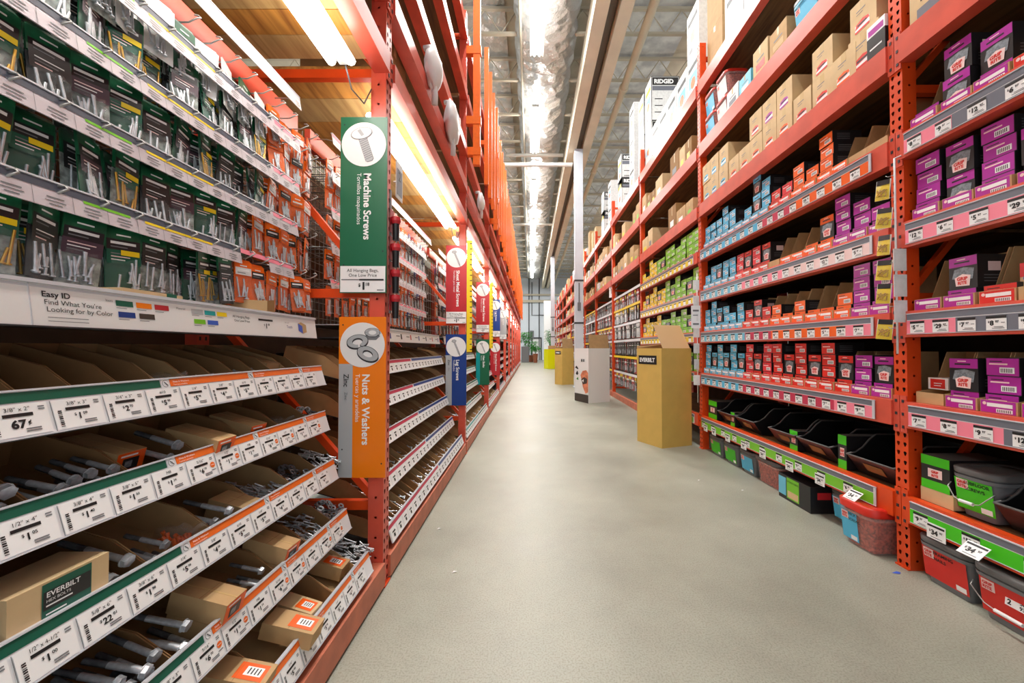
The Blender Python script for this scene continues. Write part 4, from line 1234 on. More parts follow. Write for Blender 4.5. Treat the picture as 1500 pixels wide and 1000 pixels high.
def tray(c, w=0.138, d=0.27, lip=0.058, back=0.27):
    b = MB(); t = 0.003
    b.box(0, 0, 0, w, d, t, 'kraft'); b.box(t, 0, t, w - t, t, lip, 'kraft'); b.box(t, d - t, t, w - t, d, back, 'kraft')
    for x in (0, w - t):
        prof = [(0, t), (0, lip), (d * 0.35, lip * 1.25), (d * 0.62, back), (d, back), (d, t)]; n = 6
        v = [(x, y, z) for y, z in prof] + [(x + t, y, z) for y, z in prof]
        b.add(v, [(k, (k + 1) % n, n + (k + 1) % n, n + k) for k in range(n)] + [tuple(reversed(range(n))), tuple(range(n, 2 * n))], 'kraft')
    if c:
        b.rect(0.003, 0.002, w - 0.006, lip - 0.002, -0.0008, CM[c])
        b.rect(w * 0.2, lip * 0.5, w * 0.88, lip * 0.78, -0.0014, 'tag_white'); b.disc((w * 0.13, -0.0014, lip * 0.72), lip * 0.13, 'badge', 10)
        b.rect(w * 0.45, lip * 0.1, w * 0.88, lip * 0.38, -0.0014, 'tag_white')
        for k in range(8):
            x = w * (0.48 + 0.048 * k); b.rect(x, lip * 0.13, x + w * 0.022, lip * 0.33, -0.0018, 'ink')
    return b.mesh('display_tray')
EC = {c: end_carton(c) for c in 'brsoplgy'}
TC = {c: tall_carton(c) for c in 'brsoplgy'}
TR = {c: tray(c) for c in 'brsoplgy'}; TR['k'] = tray(None)
FX = RX + 0.008

def rplace(me, name, y, z, x=FX, yaw=0.0):
    """front-left corner at world y (far side), facing the aisle"""
    return place(me, name, (x, y, z), RZR + yaw)
def fill_shelf(bay, lv, y_far, pitch, specs, trays=True, kind='screw_carton'):
    z0 = RTOP[lv] + 0.001
    cat = 'screw carton' if kind == 'screw_carton' else 'fastener carton'
    for i, sp in enumerate(specs):
        y = y_far - i * pitch
        c, n = sp[0], sp[1:]
        where = f'stack from far post, {RNAME[lv]}, {RB[bay]}'
        j = 0
        if trays:
            o = rplace(TR[c], 'display_tray', y, z0, FX + rnd.uniform(0, 0.01))
            tag(o, f'cardboard display tray {"with " + CN[c] + " lip" if c != "k" else "unprinted"}, {ORD[i]} from far post, {RNAME[lv]}, {RB[bay]}', 'display tray', f'display trays on the {RNAME[lv]}')
            zz = z0 + 0.004; xx = FX + 0.016
        else:
            zz = z0; xx = FX + 0.004
        if c == 'k': continue
        if n == 'T':
            seq = ['E', 'T'] ; 
        elif n == 'TT': seq = ['T', 'T']
        else: seq = ['E'] * int(n)
        for q, kd in enumerate(seq):
            me = EC[c] if kd == 'E' else TC[c]
            o = rplace(me, kind, y - 0.007 - rnd.uniform(-0.002, 0.003), zz, xx + rnd.uniform(0, 0.012) + (0.0 if q == 0 else 0.004), rnd.uniform(-0.02, 0.02) if q else 0)
            tag(o, f'{CN[c]} {"tall " if kd == "T" else ""}{cat} {ORD[q]} up in {ORD[i]} {where}', 'carton', f'{cat}s on the {RNAME[lv]}')
            zz += (0.080 if kd == 'E' else 0.155) + 0.001
Y1 = RY[1] - 0.03
P1 = 0.141
fill_shelf(1, 1, Y1, P1, 'b4 bT b4 bT b4 bT s4 rT s4 r4 rT r4 rT r4 rT p3 pT'.split())
fill_shelf(1, 2, Y1, P1, 'b3 b4 bT b3 b2 b3 r2 rT r2 o2 o1 o2 o1 o1 o2 p4 p4'.split())
fill_shelf(1, 3, Y1, P1, 'b2 b3 bT b3 b3 s3 rT s3 rT k o0 o0 o1 oT p4 p3 p2'.split())
fill_shelf(1, 4, Y1, P1, 'b3 b3 b3 b4 b3 b1 b2 bT b4 r2 s2 o3 o2 o4 o0 k k'.split())
Y0 = RY[0] - 0.03
fill_shelf(0, 1, Y0 - 0.0, 0.15, 'k0 pT p3 p3 p3 p2'.split())
fill_shelf(0, 2, Y0, 0.15, 'p0 pT r1 k o1 r1'.split())
fill_shelf(0, 3, Y0, 0.15, 'p4 pTT p4 pT p2 p3'.split())
fill_shelf(0, 4, Y0, 0.15, 'p1 pTT pT r0 o0 r1'.split())
# odd loose cartons with dark sides
for (y, z, m, lb) in ((3.62, RTOP[4] + 0.247, 'b', 'black-topped blue tall carton crowning a stack, fifth shelf, bucket bay'),):
    o = rplace(TC[m], 'screw_carton', y, z, FX + 0.03); tag(o, lb, 'carton')
# red tool packet in kraft tray, cropped bay
b = MB(); b.box(0, 0, 0, 0.075, 0.03, 0.12, 'kraft_light'); b.rect(0.0, 0.06, 0.075, 0.12, -0.0008, 'red_box2'); b.rect(0.012, 0.048, 0.05, 0.06, -0.0014, 'blue')
for x in (0.03, 0.042): b.cyl((x, -0.004, 0.0), (x, -0.004, 0.045), 0.003, n=6)
b.rect(0.025, 0.104, 0.05, 0.109, -0.0014, 'ink')
tag(rplace(b.mesh('bit_packet'), 'bit_packet', Y0 - 0.42, RTOP[2] + 0.045, FX + 0.05), 'red and kraft bit packet rising from a white box, third shelf, cropped bay', 'bit packet')
b = MB(); b.box(0, 0, 0, 0.10, 0.12, 0.06, 'tag_white'); b.rect(0.012, 0.006, 0.085, 0.054, -0.0008, 'red_box'); b.rect(0.03, 0.03, 0.07, 0.034, -0.0014, 'tag_white'); b.rect(0.03, 0.018, 0.065, 0.022, -0.0014, 'tag_white')
tag(rplace(b.mesh('accessory_box'), 'accessory_box', Y0 - 0.005, RTOP[1] + 0.075, FX + 0.07), 'small white box with red label behind the near tray, second shelf, cropped bay', 'box')

# ------------------------------------------------------------------ price strips on the beams
def rtag(w, d, c):
    b = MB(); b.rect(0, 0, w, 0.058, -0.001, 'tag_white'); b.rect(0, 0.050, w, 0.062, -0.0015, 'ink')
    b.text('$', 0.012, (w * 0.10, -0.002, 0.032), bold=0.03); b.text(d, 0.028, (w * 0.2, -0.002, 0.021), bold=0.05); b.text(c, 0.013, (w * 0.24 + 0.0165 * len(d), -0.002, 0.032), bold=0.04)
    b.rect(w * 0.3, 0.006, w * 0.9, 0.009, -0.002, 'ink_soft'); b.rect(w * 0.4, 0.012, w * 0.85, 0.015, -0.002, 'ink_soft'); b.rect(w * 0.74, 0.03, w * 0.93, 0.033, -0.002, 'ink_soft')
    return b.mesh('price_tag')
RT = [rtag(0.075, d, '97') for d in ('9', '7', '5', '12', '8', '29', '6')]
def rstrip(bay, lv, bands, tagx, grey=True, x_in=0.03, x_out=0.0, tags=True, drop=0.02):
    o = RBEAM[bay, lv]
    L = LR - x_in - 0.10
    s = strip_geo(L, [(0, L, 'strip_grey')], h=0.105, bandh=0.032)
    for a, c, m in bands: s.rect(a, -0.0525, min(c, L - 0.012), 0.0525 - 0.036, -0.001, m)
    s.box(L - 0.012, -0.004, -0.055, L + 0.004, 0.0, 0.055, 'strip_cool')
    so = s.build('price_strip', o, loc=(x_in, -0.006, 0.07))
    for k, x in enumerate(tagx):
        if x < L - 0.08:
            place(RT[(k * 3 + lv) % 7], 'price_tag', (x, -0.0015, -0.050), 0, so)
def uni(n, L=2.3, st=0.02): return [st + k * (L / n) for k in range(n)]
rstrip(1, 0, [(0, 2.4, 'lime')], uni(10))
rstrip(1, 1, [(0, 0.85, 'cyan'), (0.85, 2.02, 'crimson'), (2.02, 2.4, 'pink')], uni(17))
rstrip(1, 2, [(0, 0.95, 'cyan_pale'), (0.95, 1.35, 'crimson'), (1.35, 2.1, 'orange_box'), (2.1, 2.4, 'pink')], uni(17))
rstrip(1, 3, [(0, 0.9, 'cyan_pale'), (0.9, 1.5, 'pink'), (1.5, 2.2, 'badge'), (2.2, 2.4, 'badge')], uni(17))
rstrip(1, 4, [(0, 1.2, 'cyan'), (1.2, 1.6, 'crimson'), (1.6, 2.4, 'orange_box')], uni(16))
rstrip(0, 0, [(0, 2.4, 'green_box')], uni(10))
rstrip(0, 1, [(0, 0.42, 'pink'), (0.42, 2.4, 'strip_grey')], uni(16))
rstrip(0, 2, [(0, 0.24, 'pink'), (0.24, 2.4, 'strip_grey')], uni(20))
rstrip(0, 3, [(0, 2.4, 'pink')], uni(16))
rstrip(0, 4, [(0, 0.24, 'pink'), (0.24, 2.4, 'strip_grey')], uni(16))
def far_strip(bay, lv, m):
    o = RBEAM[bay, lv]; L = LR - 0.13
    s = strip_geo(L, [(0, L, 'strip_grey')], h=0.105, bandh=0.032); s.rect(0, -0.05, L - 0.02, 0.016, -0.001, m)
    for k in range(14): s.rect(0.03 + 0.165 * k, -0.048, 0.11 + 0.165 * k, 0.005, -0.002, 'tag_white'); s.rect(0.03 + 0.165 * k, -0.004, 0.11 + 0.165 * k, 0.008, -0.0025, 'ink')
    s.build('price_strip', o, loc=(0.03, -0.006, 0.07))
for lv, m in ((0, 'lime'), (1, 'lime'), (2, 'yellow'), (3, 'yellow'), (4, 'yellow')): far_strip(2, lv, m)
# yellow-carton bay
Y2 = RY[2] - 0.03
seqs = {1: 'yT y3 yT y3 yT l4 lT l3 l4 l3 lT l3', 2: 'yT y4 y3 yT y4 l3 lT l4 l3 l4 lT l4', 3: 'y2 yT y3 y4 yT y3 l4 lT l4 l3 lT l4', 4: 'y2 y1 y4 y3 l3 lT l4 l4 l3 l4 l4 l4'}
for lv, sq in seqs.items(): fill_shelf(2, lv, Y2, 0.2, sq.split(), trays=False, kind='fastener_carton')
# widen the look of these larger cartons
for o in list(col.objects):
    if o.name.startswith('fastener_carton'): o.scale = (1.55, 1.2, 1.0)

# hanging shelf tags under the green strip
b = MB(); b.box(0, 0, 0, 0.09, 0.002, 0.075, 'tag_white'); b.rect(0.004, 0.058, 0.086, 0.068, -0.0008, 'ink'); b.text('$', 0.015, (0.012, -0.001, 0.034), bold=0.03); b.text('34', 0.032, (0.022, -0.001, 0.022), bold=0.05); b.text('97', 0.014, (0.062, -0.001, 0.036), bold=0.03)
b.rect(0.02, 0.008, 0.075, 0.011, -0.001, 'ink_soft'); HT = b.mesh('hanging_price_card')
for k, y in enumerate((4.55, 4.35, 4.05, 3.75, 3.45, 3.1, 2.78, 2.45, 2.0, 1.80)):
    o = place(HT, 'hanging_price_card', (RX - 0.03, y, 0.245 if k < 7 or k == 8 else 0.29), RZR)
    if k >= 7 and k != 8: o.rotation_euler[0] = math.radians(-50); o.location = (RX - 0.10, y, 0.275)
    tag(o, f'white price card hanging below the green strip, {ORD[k]} from the far post', 'price card', 'price cards below the green strip')

# ------------------------------------------------------------------ hopper bins on the lowest deck
def hopper_mesh(w=0.33, d=0.42, h=0.24):
    b = MB(); t = 0.006
    prof = [(0.05, 0.0), (-0.03, 0.11), (-0.03, 0.125), (0.05, 0.125), (0.17, h), (d, h), (d, 0.0)]
    n = len(prof)
    for x in (0, w - t):
        P = [(x, y, z) for y, z in [(0.05, 0), (-0.03, 0.115), (0.06, 0.15), (0.16, h), (d, h), (d, 0)]]; Q = [(p[0] + t, p[1], p[2]) for p in P]; m = 6
        b.add(P + Q, [(k, (k + 1) % m, m + (k + 1) % m, m + k) for k in range(m)] + [tuple(reversed(range(m))), tuple(range(m, 2 * m))], 'black_plastic')
        b.tube([(x + t / 2, -0.03, 0.115), (x + t / 2, 0.02, 0.125), (x + t / 2, 0.07, 0.155), (x + t / 2, 0.12, 0.21), (x + t / 2, 0.16, h), (x + t / 2, d, h)], 0.006, 6, 'lid_grey')
    b.prism([(0.05, 0), (0.05, t), (d, t), (d, 0)], t, w - t, 'black_plastic')
    b.prism([(0.05, 0), (-0.03, 0.115), (-0.024, 0.118), (0.056, t)], t, w - t, 'black_plastic')
    b.box(t, d - t, t, w - t, d, h, 'black_plastic')
    b.tube([(0, -0.03, 0.115), (w, -0.03, 0.115)], 0.006, 6, 'lid_grey')
    b.quad((w * 0.3, 0.021, 0.035), (w * 0.7, 0.021, 0.035), (w * 0.7, -0.012, 0.083), (w * 0.3, -0.012, 0.083), 'kraft_dark')
    return b.mesh('hopper_bin')
HP = hopper_mesh()
zl = RTOP[0] + 0.001
for k, y in enumerate((2.545, 3.02, 3.38, 3.93, 4.29)):
    o = rplace(HP, 'hopper_bin', y, zl, FX + 0.03)
    tag(o, ['black plastic hopper bin beside the orange upright, bucket bay', 'black plastic hopper bin between two green-marked boxes', 'black hopper bin holding a yellow bit, third from the near post', 'black hopper bin past the middle of the lowest deck', 'farthest black hopper bin next to the green carton'][k], 'hopper bin', 'black hopper bins')
o = rplace(HP, 'hopper_bin', 1.74, zl, FX + 0.03); tag(o, 'black plastic hopper bin beside the green-labelled tub, cropped bay', 'hopper bin', 'black hopper bins')
o = rplace(HP, 'hopper_bin', 1.38, zl, FX + 0.03); tag(o, 'black plastic hopper bin beyond the frame edge, cropped bay', 'hopper bin', 'black hopper bins')
def nail_box(c, w, h, d=0.3):
    b = MB(); b.box(0, 0, 0, w, d, h, 'black_box'); b.rect(0, h * 0.72, w, h, -0.0008, c); b.rect(0.0, 0.0, w, h * 0.26, -0.0008, c)
    b.rect(w * 0.25, h * 0.36, w * 0.75, h * 0.62, -0.0012, 'badge'); b.text('GRIP', h * 0.1, (w * 0.5, -0.002, h * 0.5), mat='red_box', align='c', bold=0.05, maxw=w * .45); b.text('RITE', h * 0.1, (w * 0.5, -0.002, h * 0.39), mat='red_box', align='c', bold=0.05, maxw=w * .45)
    b.quad((0, 0.0, h + 0.0008), (w, 0, h + 0.0008), (w, d, h + 0.0008), (0, d, h + 0.0008), 'lid_grey')
    return b.mesh('nail_carton')
for y, w, h, lb in ((2.64, 0.07, 0.22, 'narrow black nail carton with green side beside the nearest hopper bin'), (3.13, 0.09, 0.15, 'black nail carton with white and green label between hoppers'),
                    (4.02 + .03, 0.08, 0.14, 'low green-labelled nail carton between far hoppers'), (4.55, 0.2, 0.2, 'green-labelled black nail carton at the far post')):
    tag(rplace(nail_box('green_box', w, h), 'nail_carton', y, zl, FX + 0.02), lb, 'nail carton')
b = MB(); b.box(0, 0, 0, 0.16, 0.3, 0.07, 'kraft_light'); tag(rplace(b.mesh('kraft_carton'), 'kraft_carton', 2.085, zl, FX + 0.02), 'low plain kraft carton under the green-banded black box, cropped bay', 'carton')
tag(rplace(nail_box('green_box', 0.14, 0.17), 'nail_carton', 2.08, zl + 0.071, FX + 0.02), 'black nail carton with two green bands on a kraft carton, cropped bay', 'nail carton')

# ------------------------------------------------------------------ tubs and buckets
def tub(label, name, loc, w=0.30, d=0.24, h=0.24, body='grey_plastic', lid='lid_grey', lab='red_box', handle=True, taper=0.03, content=None, lidh=0.03, text=None, rz=RZR, cat='tub', grp=None, labw=0.9):
    o = empty(name, loc, rz); tag(o, label, cat, grp)
    def ring(z, e, r=0.05, n=5):
        pts = []
        for cx, cy, a0 in ((w - r, d - r, 0), (r, d - r, 90), (r, r, 180), (w - r, r, 270)):
            for k in range(n):
                a = math.radians(a0 + 90 * k / (n - 1)); pts.append((cx + (r + e) * math.cos(a), cy + (r + e) * math.sin(a), z))
        return pts
    def loft(b, rings, mat, caps=True):
        n = len(rings[0]); v = [p for R in rings for p in R]
        f = [(j * n + k, j * n + (k + 1) % n, (j + 1) * n + (k + 1) % n, (j + 1) * n + k) for j in range(len(rings) - 1) for k in range(n)]
        b.add(v, f, mat, True)
        if caps: b.add(rings[0], [tuple(reversed(range(n)))], mat); b.add(rings[-1], [tuple(range(n))], mat)
    b = MB(); loft(b, [ring(0, -taper), ring(0.02, -taper + 0.005), ring(h - lidh - 0.02, -0.004), ring(h - lidh, -0.004)], body); b.build('body', o)
    if content:
        b = MB(); loft(b, [ring(0.008, -taper - 0.006), ring(h * 0.8, -0.012)], content); b.build('contents', o)
    b = MB(); loft(b, [ring(h - lidh - 0.022, 0.006), ring(h - lidh - 0.006, 0.008)], body if lid != 'red_lid' else 'tub_clear', False)
    loft(b, [ring(h - lidh, 0.008), ring(h - 0.006, 0.010), ring(h, 0.0), ring(h + 0.001, -0.03), ring(h - 0.006, -0.035)], lid); b.build('lid', o)
    b = MB(); f = lambda x, z: (x, (0.022 - taper * 0.0) * 0 + taper * (1 - z / h) * 0.93 - 0.004 + 0.0, z)
    a0, a1 = w * 0.08, w * labw
    if lab:
        b.quad(f(a0, 0.03), f(a1, 0.03), f(a1, h - lidh - 0.025), f(a0, h - lidh - 0.025), lab)
        up = Vector(f(0, h * 0.6)) - Vector(f(0, h * 0.4)); up.normalize()
        p = Vector(f(a0 + 0.01, h * 0.62)) + Vector((0, -0.001, 0))
        if text:
            for i, tx in enumerate(text):
                q = Vector(f(w * 0.3, h * (0.66 - 0.12 * i))) + Vector((0, -0.0012, 0)); b.text(tx, 0.022, q, (1, 0, 0), up, 'ink', bold=0.02, maxw=w * 0.55)
        q0 = Vector(f(a0 + 0.008, h * 0.55)) + Vector((0, -0.001, 0)); b.add([q0, q0 + Vector((0.05, 0, 0)), q0 + Vector((0.05, 0, 0)) + up * 0.045, q0 + up * 0.045], [(0, 1, 2, 3)], 'badge')
        b.text('GRIP', 0.018, q0 + Vector((0.004, -0.001, 0)) + up * 0.024, (1, 0, 0), up, 'red_box', bold=0.05, maxw=0.042); b.text('RITE', 0.018, q0 + Vector((0.004, -0.001, 0)) + up * 0.006, (1, 0, 0), up, 'red_box', bold=0.05, maxw=0.042)
        q0 = Vector(f(a1 - 0.055, 0.035)) + Vector((0, -0.001, 0)); b.add([q0, q0 + Vector((0.045, 0, 0)), q0 + Vector((0.045, 0, 0)) + up * 0.025, q0 + up * 0.025], [(0, 1, 2, 3)], 'tag_white')
        b.build('label', o)
    if handle:
        b = MB(); pts = [(w * 0.02, 0.0, h * 0.62), (w * 0.04, -0.02, h * 0.55), (w * 0.22, -0.028, h * 0.36), (w * 0.35, -0.03, h * 0.33), (w * 0.65, -0.03, h * 0.33), (w * 0.78, -0.028, h * 0.36), (w * 0.96, -0.02, h * 0.55), (w * 0.98, 0.0, h * 0.62)]
        b.tube(pts, 0.0025, 6, 'wire'); b.build('handle', o)
        b = MB(); b.cyl((w * 0.35, -0.03, h * 0.33), (w * 0.65, -0.03, h * 0.33), 0.008, n=8, mat='white'); b.build('grip', o)
    return o
tub('grey tub with red label standing on the floor beside the orange upright', 'nail_tub', (RX - 0.01, 2.07, 0.001), w=0.25, h=0.235, d=0.3, lab='red_box', handle=False, text=('FRAMING', 'NAILS'))
t2 = tub('grey tub with red label, white bail and white sticker at the frame edge', 'nail_tub', (RX - 0.03, 1.80, 0.001), w=0.32, h=0.235, d=0.3, lab='red_box', text=None)
b = MB(); b.box(0, 0, 0, 0.09, 0.001, 0.05, 'tag_white'); b.text('2', 0.028, (0.008, -0.0006, 0.008), bold=0.04); b.text('366', 0.02, (0.05, -0.0006, 0.026), bold=0.03); b.text('932', 0.02, (0.05, -0.0006, 0.006), bold=0.03)
b.build('sticker', t2, loc=(0.12, 0.004, 0.11), rx=math.radians(-6))
tub('grey lidded tub with green label on the lowest deck, cropped bay', 'nail_tub', (RX + 0.025, 1.935, zl), w=0.19, h=0.23, d=0.28, lab='green_box', text=('SUBFLOOR', 'SCREWS'))
tub('clear bucket of red screws with red lid and blue label beside the orange upright', 'screw_bucket', (RX - 0.10, 2.49, 0.001), w=0.25, h=0.275, d=0.24, body='tub_clear', lid='red_lid', lab='cyan', content='pebble_red', handle=False, lidh=0.05, labw=0.55, text=('DECK', 'SCREWS'))
tub('teal bucket half hidden behind the red-lid bucket', 'screw_bucket', (RX + 0.06, 2.76, 0.001), w=0.2, h=0.23, d=0.24, body='grey_plastic', lab='cyan', handle=False)
tub('reddish bucket of screws on the floor behind the black printed box', 'screw_bucket', (RX + 0.0, 3.58, 0.001), w=0.34, h=0.235, d=0.26, body='tub_clear', lid='lid_grey', lab=None, content='pebble_red', handle=False)
tub('tub with blue label on the floor under the green strip', 'nail_tub', (RX + 0.01, 3.86, 0.001), w=0.24, h=0.22, d=0.24, lab='cyan', handle=False)
tub('tub with green label, second from far post on the floor', 'nail_tub', (RX + 0.01, 4.18, 0.001), w=0.26, h=0.22, d=0.24, lab='green_box', handle=False)
tub('tub with green label closest to the far post on the floor', 'nail_tub', (RX + 0.01, 4.50, 0.001), w=0.26, h=0.22, d=0.24, lab='green_box', handle=False)
b = MB(); b.box(0, 0, 0, 0.36, 0.3, 0.19, 'black_box'); b.rect(0.0, 0.03, 0.09, 0.17, -0.001, 'cyan_pale'); b.rect(0.10, 0.02, 0.24, 0.18, -0.001, 'lime'); b.rect(0.11, 0.03, 0.23, 0.08, -0.0014, 'kraft_light')
b.quad((0.3605, 0.05, 0.10), (0.3605, 0.15, 0.10), (0.3605, 0.15, 0.15), (0.3605, 0.05, 0.15), 'red_box2')
b.text('EXTERIOR SCREWS', 0.02, (0.105, -0.002, 0.145), maxw=0.13)
tag(rplace(b.mesh('printed_carton'), 'printed_carton', 3.20, 0.001, RX - 0.02), 'black carton with pale green printed panel on the floor under the hoppers', 'carton')
b = MB(); b.box(0, 0, 0, 0.37, 0.31, 0.03, 'lid_grey'); b.build('carton_lid'); bpy.data.objects.remove(bpy.data.objects['carton_lid'])

# ------------------------------------------------------------------ bulk cartons higher up
def gr_text(b, w, d, h):
    # dark blue panel on the side facing the camera (+x side of the carton)
    x = w + 0.0008
    b.quad((x, 0.10, h * 0.25), (x, 0.34, h * 0.25), (x, 0.34, h * 0.85), (x, 0.10, h * 0.85), 'ink')
    b.text('Grip', h * 0.3, (x + 0.0008, 0.12, h * 0.57), (0, 1, 0), (0, 0, 1), 'kraft_light', bold=0.04); b.text('Rite', h * 0.3, (x + 0.0008, 0.12, h * 0.32), (0, 1, 0), (0, 0, 1), 'kraft_light', bold=0.04)
    b.text('5', h * 0.2, (w * 0.7, -0.001, h * 0.66), mat='ink_soft')
K6 = {s: kraft_box(0.19, 0.42, 0.215, 'kraft_light', s) for s in ('cyan', 'orange_box', 'red_box', 'purple')}
K6g = kraft_box(0.22, 0.42, 0.24, 'kraft_light', 'red_box', gr_text)
NM6 = {'cyan': 'blue', 'orange_box': 'orange', 'red_box': 'red', 'purple': 'purple'}
def bulk(y, z, s, i, row, bay, lv, me=None, yaw=0.0):
    o = rplace(me or K6[s], 'bulk_carton', y, z, FX + rnd.uniform(0, 0.012), yaw)
    tag(o, f'kraft bulk carton with {NM6[s]} badge, {ORD[i]} from far post, {row} layer, {RNAME[lv]}, {RB[bay]}', 'bulk carton', f'bulk cartons on the {RNAME[lv]}')
z6 = RTOP[5] + 0.001
row1 = ['cyan', 'cyan', 'cyan', 'orange_box', 'orange_box', 'orange_box', 'orange_box', 'orange_box', 'red_box', 'red_box', 'orange_box']
for i, s in enumerate(row1): bulk(RY[1] - 0.03 - 0.2 * i, z6, s, i, 'lower', 1, 5)
row2 = {0: 'cyan', 1: 'cyan', 2: 'cyan', 5: 'red_box', 6: 'purple', 7: 'purple', 9: 'red_box'}
for i, s in row2.items(): bulk(RY[1] - 0.03 - 0.2 * i, z6 + 0.217, s, i, 'upper', 1, 5)
o = rplace(K6g, 'bulk_carton', 2.49, z6, FX + 0.003); tag(o, 'kraft carton with dark blue lettered panel beside the perforated upright, sixth shelf', 'bulk carton')
o = rplace(K6['red_box'], 'bulk_carton', 2.48, z6 + 0.241, FX + 0.01); tag(o, 'kraft carton with red badge standing on the blue-panelled carton, sixth shelf', 'bulk carton')
z7 = RTOP[6] + 0.001
for i, (y, lid, lab) in enumerate(((4.6, 'red_lid', 'cyan'), (4.32, 'red_lid', 'bag_white'))):
    for q in range(2):
        tub(f'round-cornered bucket with red lid and {"blue" if i == 0 else "white"} label, {["lower", "upper"][q]} one, seventh shelf far end', 'screw_bucket', (RX + 0.03, y, z7 + 0.262 * q), w=0.24, h=0.26, d=0.24, body='tub_clear', lid='red_lid', lab=lab, content='pebble_red', handle=False)
mix = [(4.03, 0.22, 0.2, 'bag_white', 'white'), (3.79, 0.2, 0.17, 'cyan_pale', 'pale blue'), (3.55, 0.22, 0.26, 'kraft_light', 'pale kraft'), (3.30, 0.22, 0.22, 'kraft', 'kraft'), (2.70, 0.24, 0.24, 'kraft', 'square kraft'), (2.43, 0.18, 0.25, 'kraft_light', 'narrow kraft')]
for i, (y, w, h, m, nme) in enumerate(mix):
    b = MB(); b.box(0, 0, 0, w, 0.4, h, m); b.rect(w * .2, h * .2, w * .8, h * .45, -0.001, ['strip_grey', 'tag_white', 'red_box', 'kraft_light', 'orange_box', 'red_box'][i]); b.rect(w * .25, h * .55, w * .75, h * .6, -0.001, 'ink_soft'); b.rect(w * .45, h * .7, w * .55, h, -0.001, 'tape')
    tag(rplace(b.mesh('bulk_carton'), 'bulk_carton', y, z7), f'{nme} carton, {ORD[i]} from the buckets, seventh shelf, bucket bay', 'bulk carton', 'cartons on the seventh shelf')
tub('teal clear tub with grey lid among cartons on the seventh shelf', 'screw_bucket', (RX + 0.02, 3.03, z7), w=0.27, h=0.24, d=0.26, body='cyan_pale', lid='grey_plastic', lab='cyan', handle=False)
# pail at the near end of the sixth shelf and packs on the seventh, cropped bay
b = MB(); b.box(0, 0, 0, 0.12, 0.2, 0.13, 'black_box'); b.rect(0, 0.13, 0.12, 0.2, -0.0001, 'tag_white'); b.box(0, 0, 0.13, 0.12, 0.2, 0.2, 'tag_white'); b.rect(0.01, 0.14, 0.11, 0.175, -0.001, 'purple'); b.rect(0.02, 0.05, 0.1, 0.06, -0.001, 'tag_white')
for i, (y, z, lb) in enumerate(((2.245, z6, 'white, black and purple stacked carton pressed against the perforated upright'),)):
    tag(rplace(b.mesh('printed_carton'), 'printed_carton', y + 0.08, z, FX - 0.02), lb, 'carton')
for i in range(3):
    b = MB(); b.box(0, 0, 0, 0.24, 0.4, 0.3, 'kraft_light'); b.poly([(0.06, -0.001, 0.10), (0.18, -0.001, 0.12), (0.19, -0.001, 0.18), (0.12, -0.001, 0.2), (0.05, -0.001, 0.16)], 'ink'); b.rect(0.04, 0.02, 0.2, 0.07, -0.001, 'strip_grey')
    tag(rplace(b.mesh('bulk_carton'), 'bulk_carton', RY[0] - 0.04 - 0.26 * i, z6, FX), f'pale carton with dark badge, {ORD[i]} from the perforated upright, sixth shelf, cropped bay', 'bulk carton', 'cartons over the cropped bay')
# yellow-carton bay and beyond, sixth and seventh shelves
for bay in range(2, 9):
    for lv in (5, 6):
        x = 0.06; i = 0
        while x < 2.2:
            w = min(rnd.uniform(0.18, 0.34), 2.41 - x); h = rnd.uniform(0.18, 0.36)
            if rnd.random() < 0.85:
                m = rnd.choice(['kraft', 'kraft_light', 'kraft_light', 'kraft_dark', 'bag_white', 'yellow' if bay == 2 else 'kraft', 'kraft'])
                b = MB(); b.box(0, 0, 0, w, 0.4, h, m); b.rect(w * .25, h * .12, w * .7, h * .38, -0.001, rnd.choice(['lime_box', 'yellow', 'tag_white', 'tag_white', 'ink_soft'])); b.rect(w * .46, h * .6, w * .54, h, -0.001, 'tape')
                o = rplace(b.mesh('bulk_carton'), 'bulk_carton', RY[bay] - x, RTOP[lv] + 0.001)
                cn = MNAME.get(m, 'mixed')
                tag(o, f'{cn} {"tall" if h > w else "squat"} carton, {ORD[i]} from far post, {RNAME[lv]}, {RB[bay]}', 'bulk carton', f'cartons high in the {RB[bay]}'); i += 1
            x += w + 0.02
